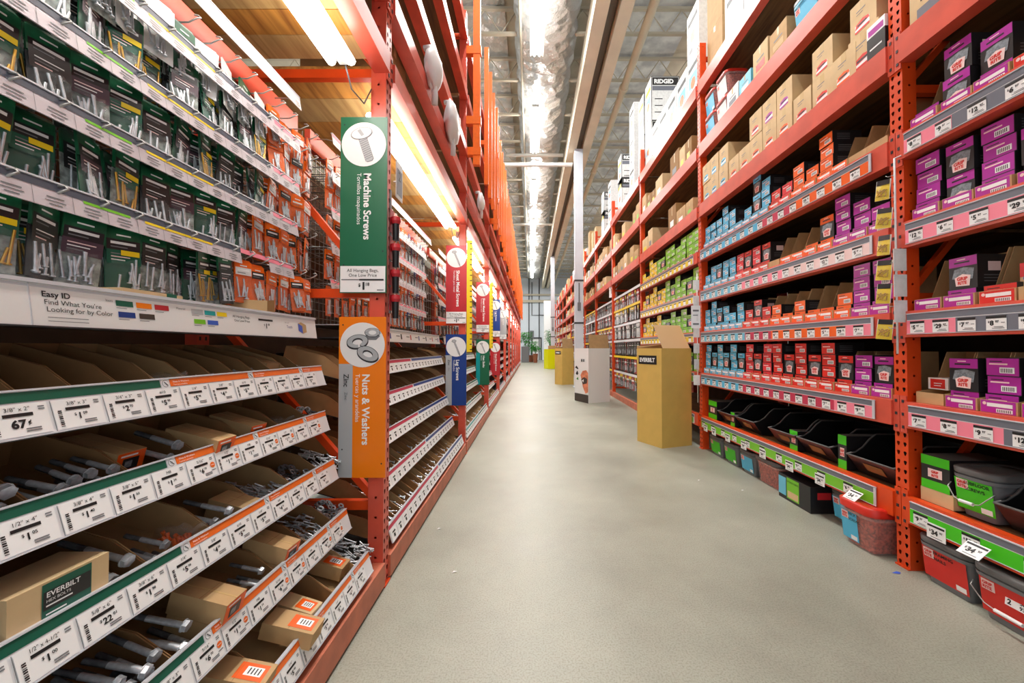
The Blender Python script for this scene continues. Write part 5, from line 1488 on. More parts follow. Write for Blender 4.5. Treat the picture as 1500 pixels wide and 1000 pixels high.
# ------------------------------------------------------------------ top shelf stock
def tool_box(w, d, h, kind):
    b = MB(); b.box(0, 0, 0, w, d, h, 'bag_white')
    if kind == 'vac':
        X = w + 0.001
        b.quad((X, 0.02, h * 0.80), (X, d - 0.02, h * 0.80), (X, d - 0.02, h - 0.02), (X, 0.02, h - 0.02), 'black_box')
        b.text('RIDGID', h * 0.13, (X + 0.001, 0.05, h * 0.84), (0, 1, 0), (0, 0, 1), 'tag_white', bold=0.05, maxw=d - 0.1)
        b.quad((X, 0.02, h * 0.68), (X, d - 0.02, h * 0.68), (X, d - 0.02, h * 0.78), (X, 0.02, h * 0.78), 'strip_grey')
        for k in range(3):
            b.quad((X, 0.06, h * (0.18 + 0.15 * k)), (X, 0.2, h * (0.18 + 0.15 * k)), (X, 0.2, h * (0.20 + 0.15 * k)), (X, 0.06, h * (0.20 + 0.15 * k)), 'ink')
        for z in (0.0, h - 0.012): b.quad((X, 0, z), (X, d, z), (X, d, z + 0.012), (X, 0, z + 0.012), 'black_box')
        for y in (0.0, d - 0.012): b.quad((X, y, 0), (X, y + 0.012, 0), (X, y + 0.012, h), (X, y, h), 'black_box')
    b.rect(w * 0.15, h * 0.35, w * 0.85, h * 0.62, -0.001, 'cyan_pale'); b.disc((w * 0.5, -0.0015, h * 0.42), min(w, h) * 0.2, 'orange_band', 14); b.rect(w * 0.1, h * 0.72, w * 0.9, h * 0.82, -0.001, 'yellow' if kind == 'vac' else 'ink')
    b.rect(w * 0.2, h * 0.10, w * 0.5, h * 0.2, -0.001, 'ink_soft')
    return b.mesh('tool_carton')
z8 = RTOP[7] + 0.001
TBV = tool_box(0.42, 0.5, 0.55, 'vac'); TBW = tool_box(0.36, 0.45, 0.62, 'plain'); KTALL = kraft_box(0.3, 0.45, 0.75, 'kraft_light'); KTALL2 = kraft_box(0.36, 0.5, 0.5, 'kraft')
TBV = tool_box(0.36, 0.5, 0.79, 'vac')
top = [(7.15, TBV, 0.79, 2, 'white tool carton with black lettered end'), (6.76, TBW, 0.62, 1, 'white tool carton just before the black-ended stack'), (6.38, TBW, 0.62, 1, 'white tool carton, one nearer than the black-ended stack neighbour'), (6.0, TBW, 0.62, 1, 'white tool carton in the middle of the yellow-carton bay top'),
       (5.60, TBW, 0.62, 1, 'white tool carton with blue printed front'), (5.22, TBW, 0.62, 2, 'white tool carton with orange disc print over the dump bin'),
       (4.62, KTALL2, 0.5, 3, 'kraft carton over the far bucket-bay post'), (4.2, TBW, 0.62, 2, 'bright white tool carton over the bucket bay'), (3.82, TBW, 0.62, 2, 'white tool carton with black band over the bucket bay'), (3.4, KTALL, 0.75, 1, 'tall kraft carton over the bucket bay'), (2.95, KTALL2, 0.5, 2, 'kraft carton near the perforated upright'),
       (7.60, TBV, 0.79, 2, 'white tool carton behind the black-ended stack'),
       (8.3, TBW, 0.62, 3, 'tall white carton column above the tool-card bay'), (9.4, TBV, 0.55, 2, 'white carton above the third red post'), (10.6, TBW, 0.62, 2, 'white carton beyond the big column'), (11.6, TBV, 0.55, 2, 'white carton with red flash'),
       (12.9, KTALL, 0.75, 1, 'tall pale kraft carton beside the white column'), (13.5, KTALL, 0.75, 1, 'tall kraft carton behind the white column'), (14.3, KTALL2, 0.5, 2, 'kraft carton past the white column')]
for y, me, h, n, lb in top:
    for q in range(n):
        o = rplace(me, 'tool_carton' if me in (TBV, TBW) else 'kraft_carton', y, z8 + (h + 0.002) * q, RX + 0.082, 0)
        tag(o, lb + (f', {["bottom", "middle" if n > 2 else "upper", "top"][q]} of its stack' if n > 1 else ', top shelf'), 'carton', 'cartons along the top shelf')
i = 0
y = 15.2
while y < 31:
    me = rnd.choice([KTALL, KTALL2, TBW]); hh = {KTALL: 0.75, KTALL2: 0.5, TBW: 0.62}[me]
    o = rplace(me, 'kraft_carton', y, z8, RX + 0.082); tag(o, f'{"white" if me is TBW else "kraft"} carton far along the top shelf, {ORD[i]} past the white column', 'carton', 'cartons far along the top shelf'); i += 1
    y += 0.55
# ================================================================== SIGNS ON THE BIN ROW UPRIGHTS
def shape_icon(b, kind, cx, cz, s, y):
    def P(x, z): return (cx + x * s, y, cz + z * s)
    def rot(pts, a): return [(x * math.cos(a) - z * math.sin(a), x * math.sin(a) + z * math.cos(a)) for x, z in pts]
    def poly(pts, m, dy=0.0): b.poly([(cx + x * s, y + dy, cz + z * s) for x, z in pts], m)
    def ell(x, z, rx_, rz_, m, dy, a=0.0, n=28): poly([(x + p, z + q) for p, q in rot([(rx_ * math.cos(2 * PI * k / n), rz_ * math.sin(2 * PI * k / n)) for k in range(n)], a)], m, dy)
    def ringsh(x, z, R, r, sq, a, m, dy, t0=0, t1=2 * PI):
        n = 26
        for k in range(n):
            ta, tb = t0 + (t1 - t0) * k / n, t0 + (t1 - t0) * (k + 1) / n
            q = rot([(R * math.cos(ta), R * sq * math.sin(ta)), (R * math.cos(tb), R * sq * math.sin(tb)), (r * math.cos(tb), r * sq * math.sin(tb)), (r * math.cos(ta), r * sq * math.sin(ta))], a)
            poly([(x + p[0], z + p[1]) for p in q], m, dy)
    if kind == 'machine':
        a = math.radians(18)
        sh = rot([(-0.20, 0.35), (0.20, 0.35), (0.20, -0.80), (0.12, -0.88), (-0.12, -0.88), (-0.20, -0.80)], a)
        poly([(x + 0.02, z + 0.05) for x, z in sh], 'ink_soft', 0.0); poly([(x * 0.94 + 0.02, z * 0.97 + 0.05) for x, z in sh], 'grey_sign', -0.0004)
        for k in range(11):
            z0 = 0.22 - 0.095 * k
            poly([(x + 0.02, z + 0.05) for x, z in rot([(-0.19, z0), (0.19, z0 + 0.05), (0.19, z0 + 0.025), (-0.19, z0 - 0.025)], a)], 'ink_soft', -0.0008)
        ell(-0.10, 0.50, 0.50, 0.27, 'ink_soft', -0.0010, math.radians(14)); ell(-0.10, 0.51, 0.47, 0.245, 'white', -0.0014, math.radians(14))
        poly([(-0.30, 0.62), (-0.16, 0.70), (0.02, 0.44), (-0.10, 0.36)], 'grey_sign', -0.0018)
    elif kind == 'washers':
        for (x, z, R, a, t0) in ((-0.22, 0.16, 0.50, math.radians(10), math.radians(-70)), (0.25, -0.40, 0.52, math.radians(-22), 0)):
            ringsh(x, z - 0.06, R, 0.22, 0.62, a, 'steel_dark', 0.0, t0, t0 + (2 * PI - 0.35 if t0 else 2 * PI)); ringsh(x, z, R, 0.24, 0.62, a, 'grey_sign', -0.0006, t0, t0 + (2 * PI - 0.35 if t0 else 2 * PI))
            ringsh(x, z, R, R - 0.03, 0.62, a, 'steel_dark', -0.0010, t0, t0 + (2 * PI - 0.35 if t0 else 2 * PI))
        hexa = [(0.46 + 0.34 * math.cos(PI / 3 * k), 0.56 + 0.20 * math.sin(PI / 3 * k)) for k in range(6)]
        poly([(x, z - 0.16) for x, z in hexa], 'ink_soft', -0.0002); poly(hexa, 'grey_sign', -0.0008); ringsh(0.46, 0.56, 0.36, 0.33, 0.58, 0, 'steel_dark', -0.0012); ell(0.46, 0.56, 0.17, 0.10, 'white', -0.0014)
    else:
        a = math.radians(22)
        sh = rot([(-0.09, 0.55), (0.09, 0.55), (0.08, -0.75), (0.0, -1.12), (-0.08, -0.75)], a)
        poly([(x + 0.02, z) for x, z in sh], 'steel_dark', 0.0); poly([(x * 0.9 + 0.02, z * 0.98) for x, z in sh], 'grey_sign', -0.0004)
        for k in range(14):
            z0 = 0.30 - 0.085 * k
            poly([(x + 0.02, z) for x, z in rot([(-0.09, z0), (0.09, z0 + 0.05), (0.09, z0 + 0.03), (-0.09, z0 - 0.02)], a)], 'ink_soft', -0.0008)
        hexa = [(-0.22 + 0.26 * math.cos(PI / 3 * k + 0.2), 0.58 + 0.17 * math.sin(PI / 3 * k + 0.2)) for k in range(6)]
        poly(hexa, 'steel_dark', -0.0010); poly([(-0.22 + (x + 0.22) * 0.88, 0.58 + (z - 0.58) * 0.88) for x, z in hexa], 'grey_sign', -0.0014)
def sign(y, upper, colour, icon, title, sub, label, side=None, sidetext=None, price=True):
    z0, z1 = (1.477, 2.367) if upper else (0.557, 1.357)
    x0, x1 = -0.957, -0.723
    o = empty('hanging_sign', (0, y, 0)); tag(o, label, 'sign', 'tall signs on the bin row uprights')
    b = MB(); b.box(x0, 0, z0, x1, 0.008, z1, colour)
    cy = -0.0015
    tz = z1 - 0.285
    if side: b.rect(x0 + 0.001, z0 + 0.001, x0 + 0.07, z1 - 0.235, -0.0008, side)
    b.text(title, 0.052, (-0.838, cy, tz), (0, 0, -1), (1, 0, 0), 'tag_white', bold=0.025, maxw=0.42)
    b.text(sub, 0.030, (-0.872, cy, tz), (0, 0, -1), (1, 0, 0), 'tag_white', maxw=0.27)
    if sidetext: b.text(sidetext[0], 0.036, (x0 + 0.026, cy - 0.001, tz), (0, 0, -1), (1, 0, 0), 'ink', bold=0.01); b.text(sidetext[1], 0.022, (x0 + 0.030, cy - 0.001, tz - 0.09), (0, 0, -1), (1, 0, 0), 'ink_soft')
    for sx, sz in ((x0 + 0.02, z1 - 0.04), (x1 - 0.018, z0 + 0.07 + (0.14 if upper else 0)), (x0 + 0.02, z0 + 0.14)): b.disc((sx, cy, sz), 0.004, 'steel_dark', 8)
    b.build('board', o)
    b = MB(); b.disc((-0.839, -0.002, z1 - 0.14), 0.112, 'white', 40); b.build('roundel', o)
    b = MB(); shape_icon(b, icon, -0.839, z1 - 0.14, 0.11, -0.003); b.build('picture', o)
    if upper:
        b = MB(); b.rect(x0 + 0.004, z0 + 0.004, x1 - 0.004, z0 + 0.135, -0.0015, 'tag_white')
        b.text('All Hanging Bags,', 0.023, (-0.84, -0.003, z0 + 0.105), align='c'); b.text('One Low Price', 0.023, (-0.84, -0.003, z0 + 0.081), align='c')
        b.rect(x0 + 0.10, z0 + 0.062, x1 - 0.012, z0 + 0.070, -0.003, 'ink'); b.rect(x0 + 0.01, z0 + 0.064, x0 + 0.10, z0 + 0.069, -0.003, 'ink_soft')
        b.text('$', 0.022, (-0.862, -0.003, z0 + 0.032), bold=0.03); b.text('1', 0.05, (-0.848, -0.003, z0 + 0.018), bold=0.05); b.text('18', 0.022, (-0.828, -0.003, z0 + 0.036), bold=0.03)
        b.rect(x1 - 0.045, z0 + 0.012, x1 - 0.012, z0 + 0.017, -0.003, 'ink_soft')
        b.build('price_panel', o)
sign(LY[0] - 0.025, True, 'green_sign', 'machine', 'Machine Screws', 'Tornillos maquinados', 'tall green Machine Screws sign with round screw picture')
sign(LY[0] - 0.025, False, 'orange_sign', 'washers', 'Nuts & Washers', 'Tuercas y arandelas', 'tall orange and grey Nuts & Washers sign', 'grey_sign', ('Zinc', 'Zinc'))
sign(LY[1] - 0.025, True, 'red_sign', 'lag', 'Sheet Metal Screws', 'Tornillos para metal', 'red Sheet Metal Screws sign, nearer of the two red ones')
sign(LY[1] - 0.025, False, 'blue_sign', 'lag', 'Lag Screws', 'Tirafondos', 'dark blue Lag Screws sign with grey edge', 'grey_sign', ('Zinc', 'Zinc'))
sign(LY[2] - 0.025, True, 'red_sign', 'lag', 'Sheet Metal Screws', 'Tornillos para metal', 'smaller-looking red Sheet Metal Screws sign behind the first red one')
sign(LY[2] - 0.025, False, 'green_sign', 'lag', 'Hex Bolts', 'Pernos', 'teal-edged dark green Hex Bolts sign', 'teal_sign')
sign(LY[3] - 0.025, True, 'blue_sign', 'lag', 'Lag Screws', 'Tirafondos', 'distant upper blue sign past both red ones')
sign(LY[3] - 0.025, False, 'red_sign', 'lag', 'Sheet Metal Screws', 'Tornillos para metal', 'distant lower red sign beside the teal-edged one')
sign(LY[4] - 0.025, True, 'grey_sign', 'lag', 'Anchors', 'Anclas', 'distant pale sign on the fifth bin row upright')
# yellow strips of ticks hanging beside the signs
for k, (i, z0, z1) in enumerate(((1, 1.16, 2.42), (2, 1.2, 2.35))):
    b = MB(); b.box(-0.03, 0, z0, 0.03, 0.004, z1, 'yellow')
    for j in range(int((z1 - z0) / 0.06)): b.rect(0.006, z0 + 0.02 + j * 0.06, 0.03, z0 + 0.03 + j * 0.06, -0.001, 'ink')
    b.cyl((0, 0.002, z1), (0, 0.002, z1 + 0.04), 0.004, n=6, mat='wire')
    tag(b.build('clip_strip', loc=(-0.69, LY[i] - 0.03, 0)), ['yellow ticked strip hanging beside the nearer red sign', 'yellow ticked strip hanging beside the second red sign'][k], 'strip')
# red and black lamps on a clip strip at the first upright
o = empty('clip_strip', (-0.715, LY[0] + 0.035, 0)); tag(o, 'clear clip strip hanging on the first bin row upright', 'clip strip')
b = MB(); b.box(-0.012, -0.012, 1.38, -0.008, 0.012, 2.02, 'grey_plastic'); b.build('spine', o)
for k, z in enumerate((1.86, 1.72, 1.585, 1.455)):
    p = empty('torch_pack', (-0.70, LY[0] + 0.045, z)); tag(p, f'red carded black-handled torch, {["topmost", "second", "third", "lowest"][k]} on the clip strip by the green sign', 'torch', 'red torch packs on the clip strip')
    b = MB(); b.cyl((0, 0, -0.10), (0, 0, -0.015), 0.016, 0.018, 14, 'black_plastic'); b.build('handle', p)
    b = MB(); b.cyl((0, 0, -0.015), (0, 0, 0.0), 0.02, 0.026, 14, 'red_sign'); b.cyl((0, 0, 0.0), (0, 0, 0.02), 0.026, 0.024, 14, 'red_sign'); b.build('head', p)
    b = MB(); b.box(-0.022, -0.03, -0.06, -0.020, 0.03, 0.06, 'bag_red'); b.build('card', p)
b = MB(); b.box(-0.002, -0.05, 0, 0.002, 0.05, 0.2, 'bag_white'); b.quad((0.0028, -0.04, 0.02), (0.0028, 0.04, 0.02), (0.0028, 0.04, 0.16), (0.0028, -0.04, 0.16), 'strip_grey'); b.text('2', 0.07, (0.0035, -0.02, 0.1), (0, 1, 0), (0, 0, 1), 'ink')
b.cyl((-0.03, 0, 0.1), (0, 0, 0.1), 0.004, n=6, mat='wire')
tag(b.build('aisle_tag', loc=(-0.71, LY[0] + 0.12, 2.0)), 'small grey printed placard standing off the first upright above the torches', 'placard')

# ================================================================== CARD RACKS FURTHER ALONG THE CARTON ROW
CARDS = [bag_mesh(50 + k, m, dark=d, w=0.11, h=0.19) for k, (m, d) in enumerate((('yellow', 'black_box'), ('black_box', 'black_box'), ('bag_white', 'black_box'), ('bag_red', 'bag_white'), ('black_box', 'bag_green')))]
CNM = ['yellow', 'black', 'white', 'red', 'black and green']
for bay in range(3, 8):
    yf = RY[bay] - 0.02; L = LR - 0.04
    b = MB(); k = 0
    while k * 0.1 <= 2.1: b.box(0, 0.1, 0.2 + k * 0.1, L, 0.104, 0.205 + k * 0.1, 'wire'); k += 1
    k = 0
    while k * 0.1 <= L: b.box(k * 0.1, 0.104, 0.2, k * 0.1 + 0.005, 0.108, 2.5, 'wire'); k += 1
    tag(b.build('wire_grid', loc=(RX + 0.22, yf, 0.05), rz=RZR), f'wire grid behind hanging tool cards, {RB[bay]}', 'wire grid', 'wire grids of the carton row')
    b = MB(); b.box(0, -0.012, 0.0, LR, 0.05, 0.12, 'kick_red')
    tag(b.build('kick_board', loc=(RX, RY[bay], 0.001), rz=RZR), f'orange kick board on the floor, {RB[bay]}', 'kick board', 'kick boards of the carton row')
    pit = 0.2 if bay < 5 else 0.32
    for ri, z in enumerate((0.62, 0.98, 1.34, 1.70, 2.06, 2.38)):
        b = MB(); b.box(0, 0, 0, L, 0.004, 0.05, ['strip_white', 'yellow', 'strip_white'][(ri + bay) % 3]); b.box(0, 0.004, 0.02, 0.01, 0.28, 0.026, 'wire'); b.box(L - 0.01, 0.004, 0.02, L, 0.28, 0.026, 'wire')
        tag(b.build('hook_rail', loc=(RX + 0.03, yf, z), rz=RZR), f'price rail over tool cards, {ORD[ri]} up, {RB[bay]}', 'price rail', 'price rails of the carton row')
        for k in range(int((L - 0.1) / pit)):
            i = (k * 7 + ri * 3 + bay + k // 2) % 5
            p = place(CARDS[i], 'tool_card', (RX + 0.05, yf - 0.1 - k * pit, z - 0.03), RZR + rnd.uniform(-0.2, 0.2)); p.scale = (1.35, 1, 1.35)
            tag(p, f'{CNM[i]} tool card, {ORD[k]} from far post, row {ORD[ri]} up, {RB[bay]}', 'tool card', f'tool cards of the {RB[bay]}')
for bay in range(8, 13):
    for lv, z in enumerate((0.1, 0.6, 1.1, 1.6, 2.1)):
        b = MB(); b.box(0, 0, 0, LR, 0.7, 0.03, 'rack_red')
        tag(b.build('store_shelf', loc=(RX, RY[bay], z), rz=RZR), f'plain shelf, {ORD[lv]} up, {RB[bay]}', 'shelf', 'shelves far down the carton row')
        for k in range(4):
            m = rnd.choice(['yellow', 'kraft', 'bag_white', 'bag_red', 'kraft_light', 'grey_plastic'])
            b = MB(); b.box(0, 0, 0, 0.42, 0.4, rnd.uniform(0.2, 0.4), m); b.rect(0.08, 0.05, 0.3, 0.13, -0.001, 'tag_white'); b.rect(0.1, 0.14, 0.2, 0.17, -0.001, 'ink')
            tag(rplace(b.mesh('stock_box'), 'stock_box', RY[bay] - 0.1 - 0.58 * k, z + 0.031), f'{MNAME.get(m)} stock box, {ORD[k]} from far post, {ORD[lv]} plain shelf, {RB[bay]}', 'stock box', 'stock boxes far down the carton row')
# leaning price board and yellow taped bits at the far posts
b = MB(); b.box(0, 0, 0, 0.3, 0.004, 0.4, 'tag_white'); b.rect(0.03, 0.28, 0.27, 0.36, -0.001, 'ink_soft'); b.text('10', 0.16, (0.06, -0.002, 0.1), bold=0.03)
tag(b.build('price_board', loc=(RX - 0.02, RY[3] + 0.3, 2.5), rz=RZR + 0.5), 'white placard fixed high at the tool-card upright', 'placard')

# clip strip with yellow bit packs on the perforated upright
o = empty('clip_strip', (RX - 0.055, RY[0] - 0.005, 0)); tag(o, 'long white wire strip hooked on the perforated orange upright', 'clip strip')
b = MB(); b.tube([(0.05, 0, 2.26), (0.0, 0, 2.24), (0, 0, 2.0), (0, 0, 1.17)], 0.005, 6, 'white'); b.build('wire_spine', o)
b = MB()
for k in range(8): b.tube([(0, 0, 2.15 - 0.12 * k), (-0.01, 0.03, 2.15 - 0.12 * k), (-0.012, 0.04, 2.16 - 0.12 * k)], 0.002, 5, 'wire')
b.build('clips', o)
def bit_pack():
    b = MB()
    b.poly([(-0.03, 0, 0), (0.03, 0, 0), (0.034, 0.002, -0.11), (-0.034, 0.002, -0.11)], 'yellow'); b.poly([(-0.03, -0.0012, 0), (0.03, -0.0012, 0), (0.03, -0.0012, -0.028), (-0.03, -0.0012, -0.028)], 'black_box')
    b.box(-0.034, 0.002, -0.11, 0.034, 0.005, 0.0, 'tag_white')
    R = random.Random(5)
    for k in range(9): b.cyl((R.uniform(-0.024, 0.024), -0.008, R.uniform(-0.1, -0.05)), (R.uniform(-0.024, 0.024), -0.006, R.uniform(-0.1, -0.05)), 0.003, n=6, mat='brass')
    v = [(-0.034, 0, -0.03), (0, -0.012, -0.032), (0.034, 0, -0.03), (-0.034, 0, -0.07), (0, -0.03, -0.072), (0.034, 0, -0.07), (-0.034, 0, -0.11), (0, -0.006, -0.11), (0.034, 0, -0.11)]
    b.add(v, [(0, 3, 4, 1), (1, 4, 5, 2), (3, 6, 7, 4), (4, 7, 8, 5)], 'film')
    return b.mesh('bit_pack')
BP = bit_pack()
for k, (z, dy, yaw) in enumerate(((2.14, 0.05, -20), (1.98, 0.045, -35), (1.83, 0.05, -10), (1.69, 0.05, -30), (1.56, 0.055, -20), (1.36, 0.05, -40))):
    p = place(BP, 'bit_pack', (RX - 0.075, RY[0] + dy - 0.01, z), RZR + math.radians(-yaw)); p.rotation_euler[1] = 0.1
    tag(p, f'yellow pack of brass bits, {["topmost", "second", "third", "fourth", "fifth", "lowest"][k]} on the wire strip at the perforated upright', 'bit pack', 'yellow bit packs on the wire strip')
b = MB(); b.box(-0.035, 0, -0.1, 0.035, 0.003, 0.02, 'bag_white'); b.add([(-0.035, 0, -0.1), (0.035, 0, -0.1), (0.035, 0, 0), (-0.035, 0, 0), (0, -0.035, -0.09), (0, -0.03, -0.01)], [(0, 1, 4), (0, 4, 5, 3), (1, 2, 5, 4), (2, 3, 5)], 'film')
bp2 = b.mesh('clear_pack')
for k, z in enumerate((1.72, 1.58, 1.44)):
    p = place(bp2, 'clear_pack', (RX - 0.045, RY[0] - 0.018, z)); tag(p, f'clear blister pack facing the camera, {["upper", "middle", "lower"][k]} of three on the perforated upright', 'blister pack', 'clear packs on the perforated upright')
# white card and clear packs on the second upright
o = empty('clip_strip', (RX - 0.045, RY[1] + 0.02, 0)); tag(o, 'clear strip of packs hanging on the red upright beside the tall yellow dump bin', 'clip strip')
b = MB(); b.tube([(0, 0, 2.1), (0, 0, 0.55)], 0.005, 6, 'white'); b.build('wire_spine', o)
for k in range(7):
    p = place(bp2, 'clear_pack', (RX - 0.06, RY[1] + 0.012, 2.0 - 0.19 * k), 0.3 * (k % 3 - 1)); tag(p, f'clear white pack, {ORD[k]} down on the strip beside the dump bin', 'blister pack', 'packs on the strip beside the dump bin')
b = MB(); b.box(0, 0, 0, 0.11, 0.003, 0.27, 'tag_white'); b.rect(0.02, 0.2, 0.09, 0.22, -0.001, 'ink_soft'); b.rect(0.02, 0.15, 0.08, 0.16, -0.001, 'ink_soft'); b.rect(0.02, 0.04, 0.09, 0.06, -0.001, 'ink_soft')
tag(b.build('paper_notice', loc=(RX - 0.13, RY[1] - 0.01, 1.44)), 'white printed notice hanging on the red upright above the dump bin flap', 'notice')

# ================================================================== DUMP BINS IN THE AISLE
def dump_bin(C, Lf, Rt, h, m_left, m_right, label, name='dump_bin', flap=0.27, flapm='kraft_light', decorate=None, lean=0.35, backflap=True, inner='kraft_dark'):
    C = Vector((*C, 0)); A = Vector((*Lf, 0)); B = Vector((*Rt, 0)); D = A + (B - C)
    o = empty(name, C); tag(o, label, 'dump bin', 'cardboard dump bins in the aisle')
    a, b_, d = A - C, B - C, D - C
    t = 0.008
    def wall(p, q, mat, nme):
        n = (q - p).cross(Vector((0, 0, 1))).normalized() * t
        cen = d / 2
        if (p + n - cen).length > (p - cen).length: n = -n
        w = MB(); P = [p, q, q + n, p + n]; Z = Vector((0, 0, h))
        w.quad(p, q, q + Z, p + Z, mat); w.quad(q + n, p + n, p + n + Z, q + n + Z, inner); w.quad(p + Z, q + Z, q + n + Z, p + n + Z, flapm); w.quad(p, p + Z, p + n + Z, p + n, mat); w.quad(q, q + n, q + n + Z, q + Z, mat); w.quad(p, p + n, q + n, q, mat)
        return w.build(nme, o)
    z0 = Vector((0, 0, 0))
    lo = wall(a, z0, m_left, 'side_panel'); ro = wall(z0, b_, m_right, 'front_panel'); wall(b_, d, m_right, 'side_panel'); wall(d, a, m_left, 'rear_panel')
    w = MB(); Z = Vector((0, 0, h * 0.55)); w.quad(z0 + Z, b_ + Z, d + Z, a + Z, inner); w.build('inner_tray', o)
    Z = Vector((0, 0, h)); up = Vector((0, 0, flap)) 
    bk = (d - b_).normalized() * lean * flap
    e = (b_).normalized() * 0.02
    w = MB(); w.add([Z + e, b_ + Z - e, b_ * 0.92 + Z + up + bk, b_ * 0.02 + Z + up + bk], [(0, 1, 2, 3)], flapm)
    n = (bk.normalized() * 0.004)
    w.add([Z + e + n, b_ + Z - e + n, b_ * 0.92 + Z + up + bk + n, b_ * 0.02 + Z + up + bk + n], [(3, 2, 1, 0)], flapm); w.add([b_ * 0.92 + Z + up + bk, b_ * 0.92 + Z + up + bk + n, b_ * 0.02 + Z + up + bk + n, b_ * 0.02 + Z + up + bk], [(0, 1, 2, 3)], flapm)
    w.build('flap', o)
    if backflap:
        w = MB(); w.quad(a + Z, d + Z, d * 0.98 + Z + Vector((0, 0, 0.06)) - bk * 0.2, a + Z + Vector((0, 0, 0.03)), flapm); w.build('flap', o)
    if decorate: decorate(o, a, b_, h)
    return o
def deco_a(o, a, b_, h):
    u = (-a).normalized(); L = a.length; n = u.cross(Vector((0, 0, 1))).normalized() * 0.003   # outward
    if (a / 2 + n).dot(b_) > (a / 2).dot(b_): n = -n
    P = lambda s, z: a + u * s + Vector((0, 0, z)) + n
    w = MB(); w.quad(P(L * 0.08, h - 0.20), P(L * 0.82, h - 0.20), P(L * 0.82, h - 0.09), P(L * 0.08, h - 0.09), 'black_box')
    w.text('EVERBILT', 0.07, P(L * 0.13, h - 0.17) + n * 0.4, u, (0, 0, 1), 'tag_white', bold=0.04, maxw=L * 0.62)
    w.build('brand_label', o)
dump_bin((1.575, 4.68), (1.387, 5.07), (2.0, 4.84), 1.2, 'kraft_yellow', 'kraft_yellow', 'tall yellow-brown cardboard dump bin with a small black name label', decorate=deco_a, flapm='flap_pale', flap=0.29, lean=0.5)
def deco_b(o, a, b_, h):
    u = (-a).normalized(); L = a.length; n = u.cross(Vector((0, 0, 1))).normalized() * 0.003
    if (a / 2 + n).dot(b_) > (a / 2).dot(b_): n = -n
    P = lambda s, z: a + u * (s * L) + Vector((0, 0, z * h)) + n
    w = MB(); w.quad(P(0.01, 0.0), P(0.99, 0.0), P(0.99, 0.15), P(0.01, 0.15), 'tin_brown')
    n2 = n * 0.4
    for pts, m in (([(0.45, 0.50), (0.6, 0.58), (0.85, 0.60), (0.98, 0.55), (0.98, 0.20), (0.8, 0.17), (0.62, 0.28), (0.55, 0.38)], 'skin_print'),
                   ([(0.5, 0.42), (0.7, 0.47), (0.92, 0.44), (0.9, 0.36), (0.62, 0.33)], 'tin_brown'), ([(0.55, 0.40), (0.68, 0.43), (0.66, 0.37)], 'tag_white'),
                   ([(0.05, 0.63), (0.16, 0.67), (0.3, 0.62), (0.26, 0.60), (0.15, 0.62)], 'ink'), ([(0.1, 0.52), (0.22, 0.58), (0.3, 0.52), (0.2, 0.49)], 'ink'), ([(0.15, 0.42), (0.28, 0.46), (0.3, 0.40)], 'leaf'),
                   ([(0.5, 0.80), (0.58, 0.80), (0.58, 0.75), (0.5, 0.75)], 'ink'), ([(0.62, 0.80), (0.74, 0.80), (0.74, 0.75), (0.62, 0.75)], 'ink_soft')):
        w.poly([P(s, z) + n2 for s, z in pts], m); n2 = n2 + n * 0.1
    w.build('printed_graphic', o)
dump_bin((1.264, 8.48), (1.02, 9.0), (1.785, 8.77), 1.2, 'white', 'white', 'white printed dump bin with brown base band and kraft flap', flapm='kraft', decorate=deco_b, lean=0.05, flap=0.3, inner='leaf', backflap=False)
dump_bin((1.04, 12.76), (0.82, 13.1), (1.44, 12.98), 1.2, 'kraft_yellow', 'kraft_yellow', 'kraft dump bin with black label behind the white one', flapm='kraft', decorate=deco_a, lean=0.05, flap=0.32)
def deco_d(o, a, b_, h): pass
dump_bin((1.02, 22.6), (0.8, 23.1), (1.5, 22.8), 1.15, 'yellow_bright', 'yellow_bright', 'bright yellow bin farthest down the aisle', flapm='kraft', lean=0.05, flap=0.2, backflap=False)
# small litter
b = MB(); b.add([(0, 0, 0), (0.03, 0.006, 0.006), (0.05, 0, 0.002), (0.03, -0.012, 0.001)], [(0, 1, 2), (0, 2, 3), (0, 3, 1), (1, 3, 2)], 'blue'); tag(b.build('paper_scrap', loc=(1.93, 2.10, 0.001)), 'tiny blue scrap on the floor by the orange upright', 'scrap')
for k, (x, y) in enumerate(((1.52, 3.55), (1.78, 3.3), (-0.62, 2.6), (-0.42, 2.1))):
    b = MB(); b.add([(0, 0, 0), (0.02, 0.004, 0.004), (0.028, 0.012, 0.001), (0.008, 0.016, 0.003)], [(0, 1, 2), (0, 2, 3), (0, 3, 1), (1, 3, 2)], 'tag_white')
    tag(b.build('paper_scrap', loc=(x, y, 0.001)), ['white scrap on open floor before the hopper shelf', 'white scrap near the black printed carton', 'white scrap beside the kick board', 'white scrap on the floor below the orange sign'][k], 'scrap')

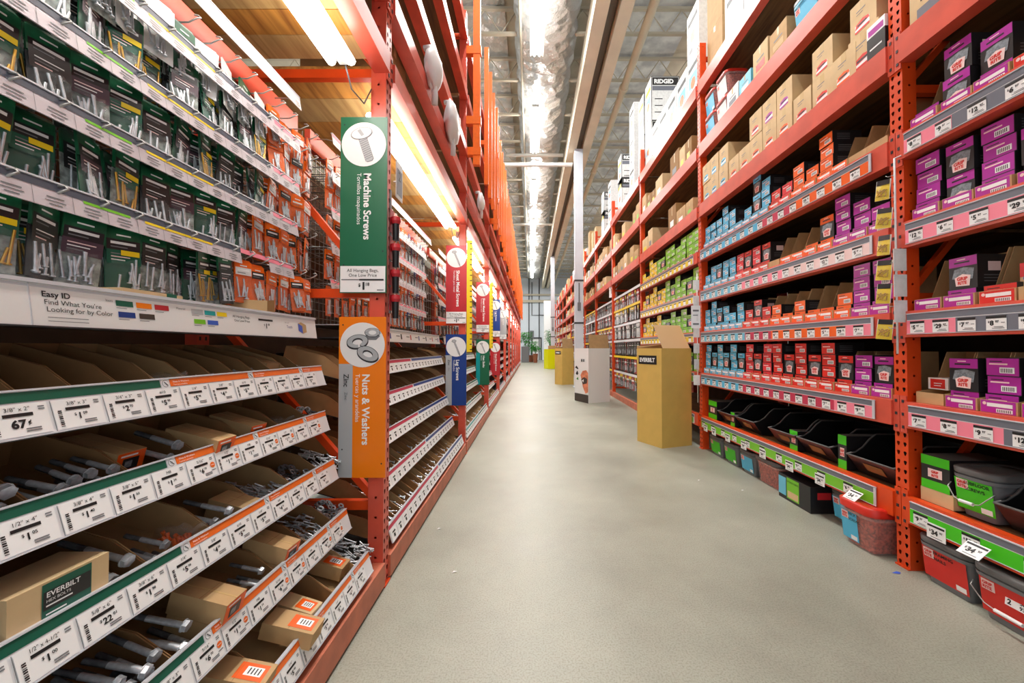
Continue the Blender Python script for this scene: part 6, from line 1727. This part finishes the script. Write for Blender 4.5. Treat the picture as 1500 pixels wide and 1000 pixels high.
# ================================================================== PLANTS AT THE END
def plant(name, label, x, y, pot_r, pot_h, potm, cx, h, R0, n, seed, square=False):
    o = empty(name, (x, y, 0)); tag(o, label, 'potted plant', 'potted plants by the end wall')
    b = MB()
    if square: b.box(-pot_r, -pot_r, 0, pot_r, pot_r, pot_h, potm)
    else: b.cyl((0, 0, 0), (0, 0, pot_h), pot_r * 0.75, pot_r, 20, potm)
    b.build('pot', o)
    R = random.Random(seed); b = MB(); st = MB()
    for k in range(9):
        a = R.uniform(0, 2 * PI); st.tube([(0, 0, pot_h), (0.15 * math.cos(a), 0.15 * math.sin(a), pot_h + h * 0.4), (R0 * 0.6 * math.cos(a), R0 * 0.6 * math.sin(a), pot_h + h * 0.8)], 0.012, 5, 'leaf')
    for k in range(n):
        a, q = R.uniform(0, 2 * PI), R0 * math.sqrt(R.random()); z = pot_h + h * (0.25 + 0.75 * R.random() ** 0.7)
        p = Vector((q * math.cos(a), q * math.sin(a), z)); d = Vector((math.cos(a), math.sin(a), R.uniform(-0.5, 0.7))).normalized(); s = d.cross(Vector((R.uniform(-.3, .3), 0, 1))).normalized()
        L, w = R.uniform(0.12, 0.26), R.uniform(0.03, 0.06)
        b.add([p, p + d * L * 0.5 + s * w, p + d * L + Vector((0, 0, -0.03)), p + d * L * 0.5 - s * w], [(0, 1, 2, 3)], 'leaf')
    st.build('stems', o); b.build('foliage', o)
plant('potted_plant', 'tall leafy plant in a grey square planter near the bin row end', -0.45, 33.0, 0.32, 1.35, 'grey_plastic', 0, 1.2, 0.55, 500, 3, True)
plant('potted_plant', 'spreading green plant beside the grey planter', 0.05, 34.2, 0.25, 0.6, 'terracotta', 0, 1.2, 0.6, 420, 4)
plant('potted_plant', 'bushy green plant in a terracotta pot before the doorway', 0.42, 32.6, 0.22, 0.75, 'terracotta', 0, 0.6, 0.38, 260, 5)
plant('potted_plant', 'narrow green plant beside the far white column', 1.55, 30.5, 0.2, 1.2, 'white', 0, 1.4, 0.35, 300, 6)
# labels told apart: things whose words coincide share one group
for lb, names in LABELS.items():
    if len(names) > 1:
        for nm in names:
            o = bpy.data.objects.get(nm)
            if o is not None and 'group' not in o: o['group'] = lb
        gs = {bpy.data.objects[n].get('group') for n in names if n in bpy.data.objects}
        if 'hex bolt' not in lb: print('SHARED', len(names), lb, gs)
print('COUNT', len([o for o in col.objects if o.type == 'MESH']))
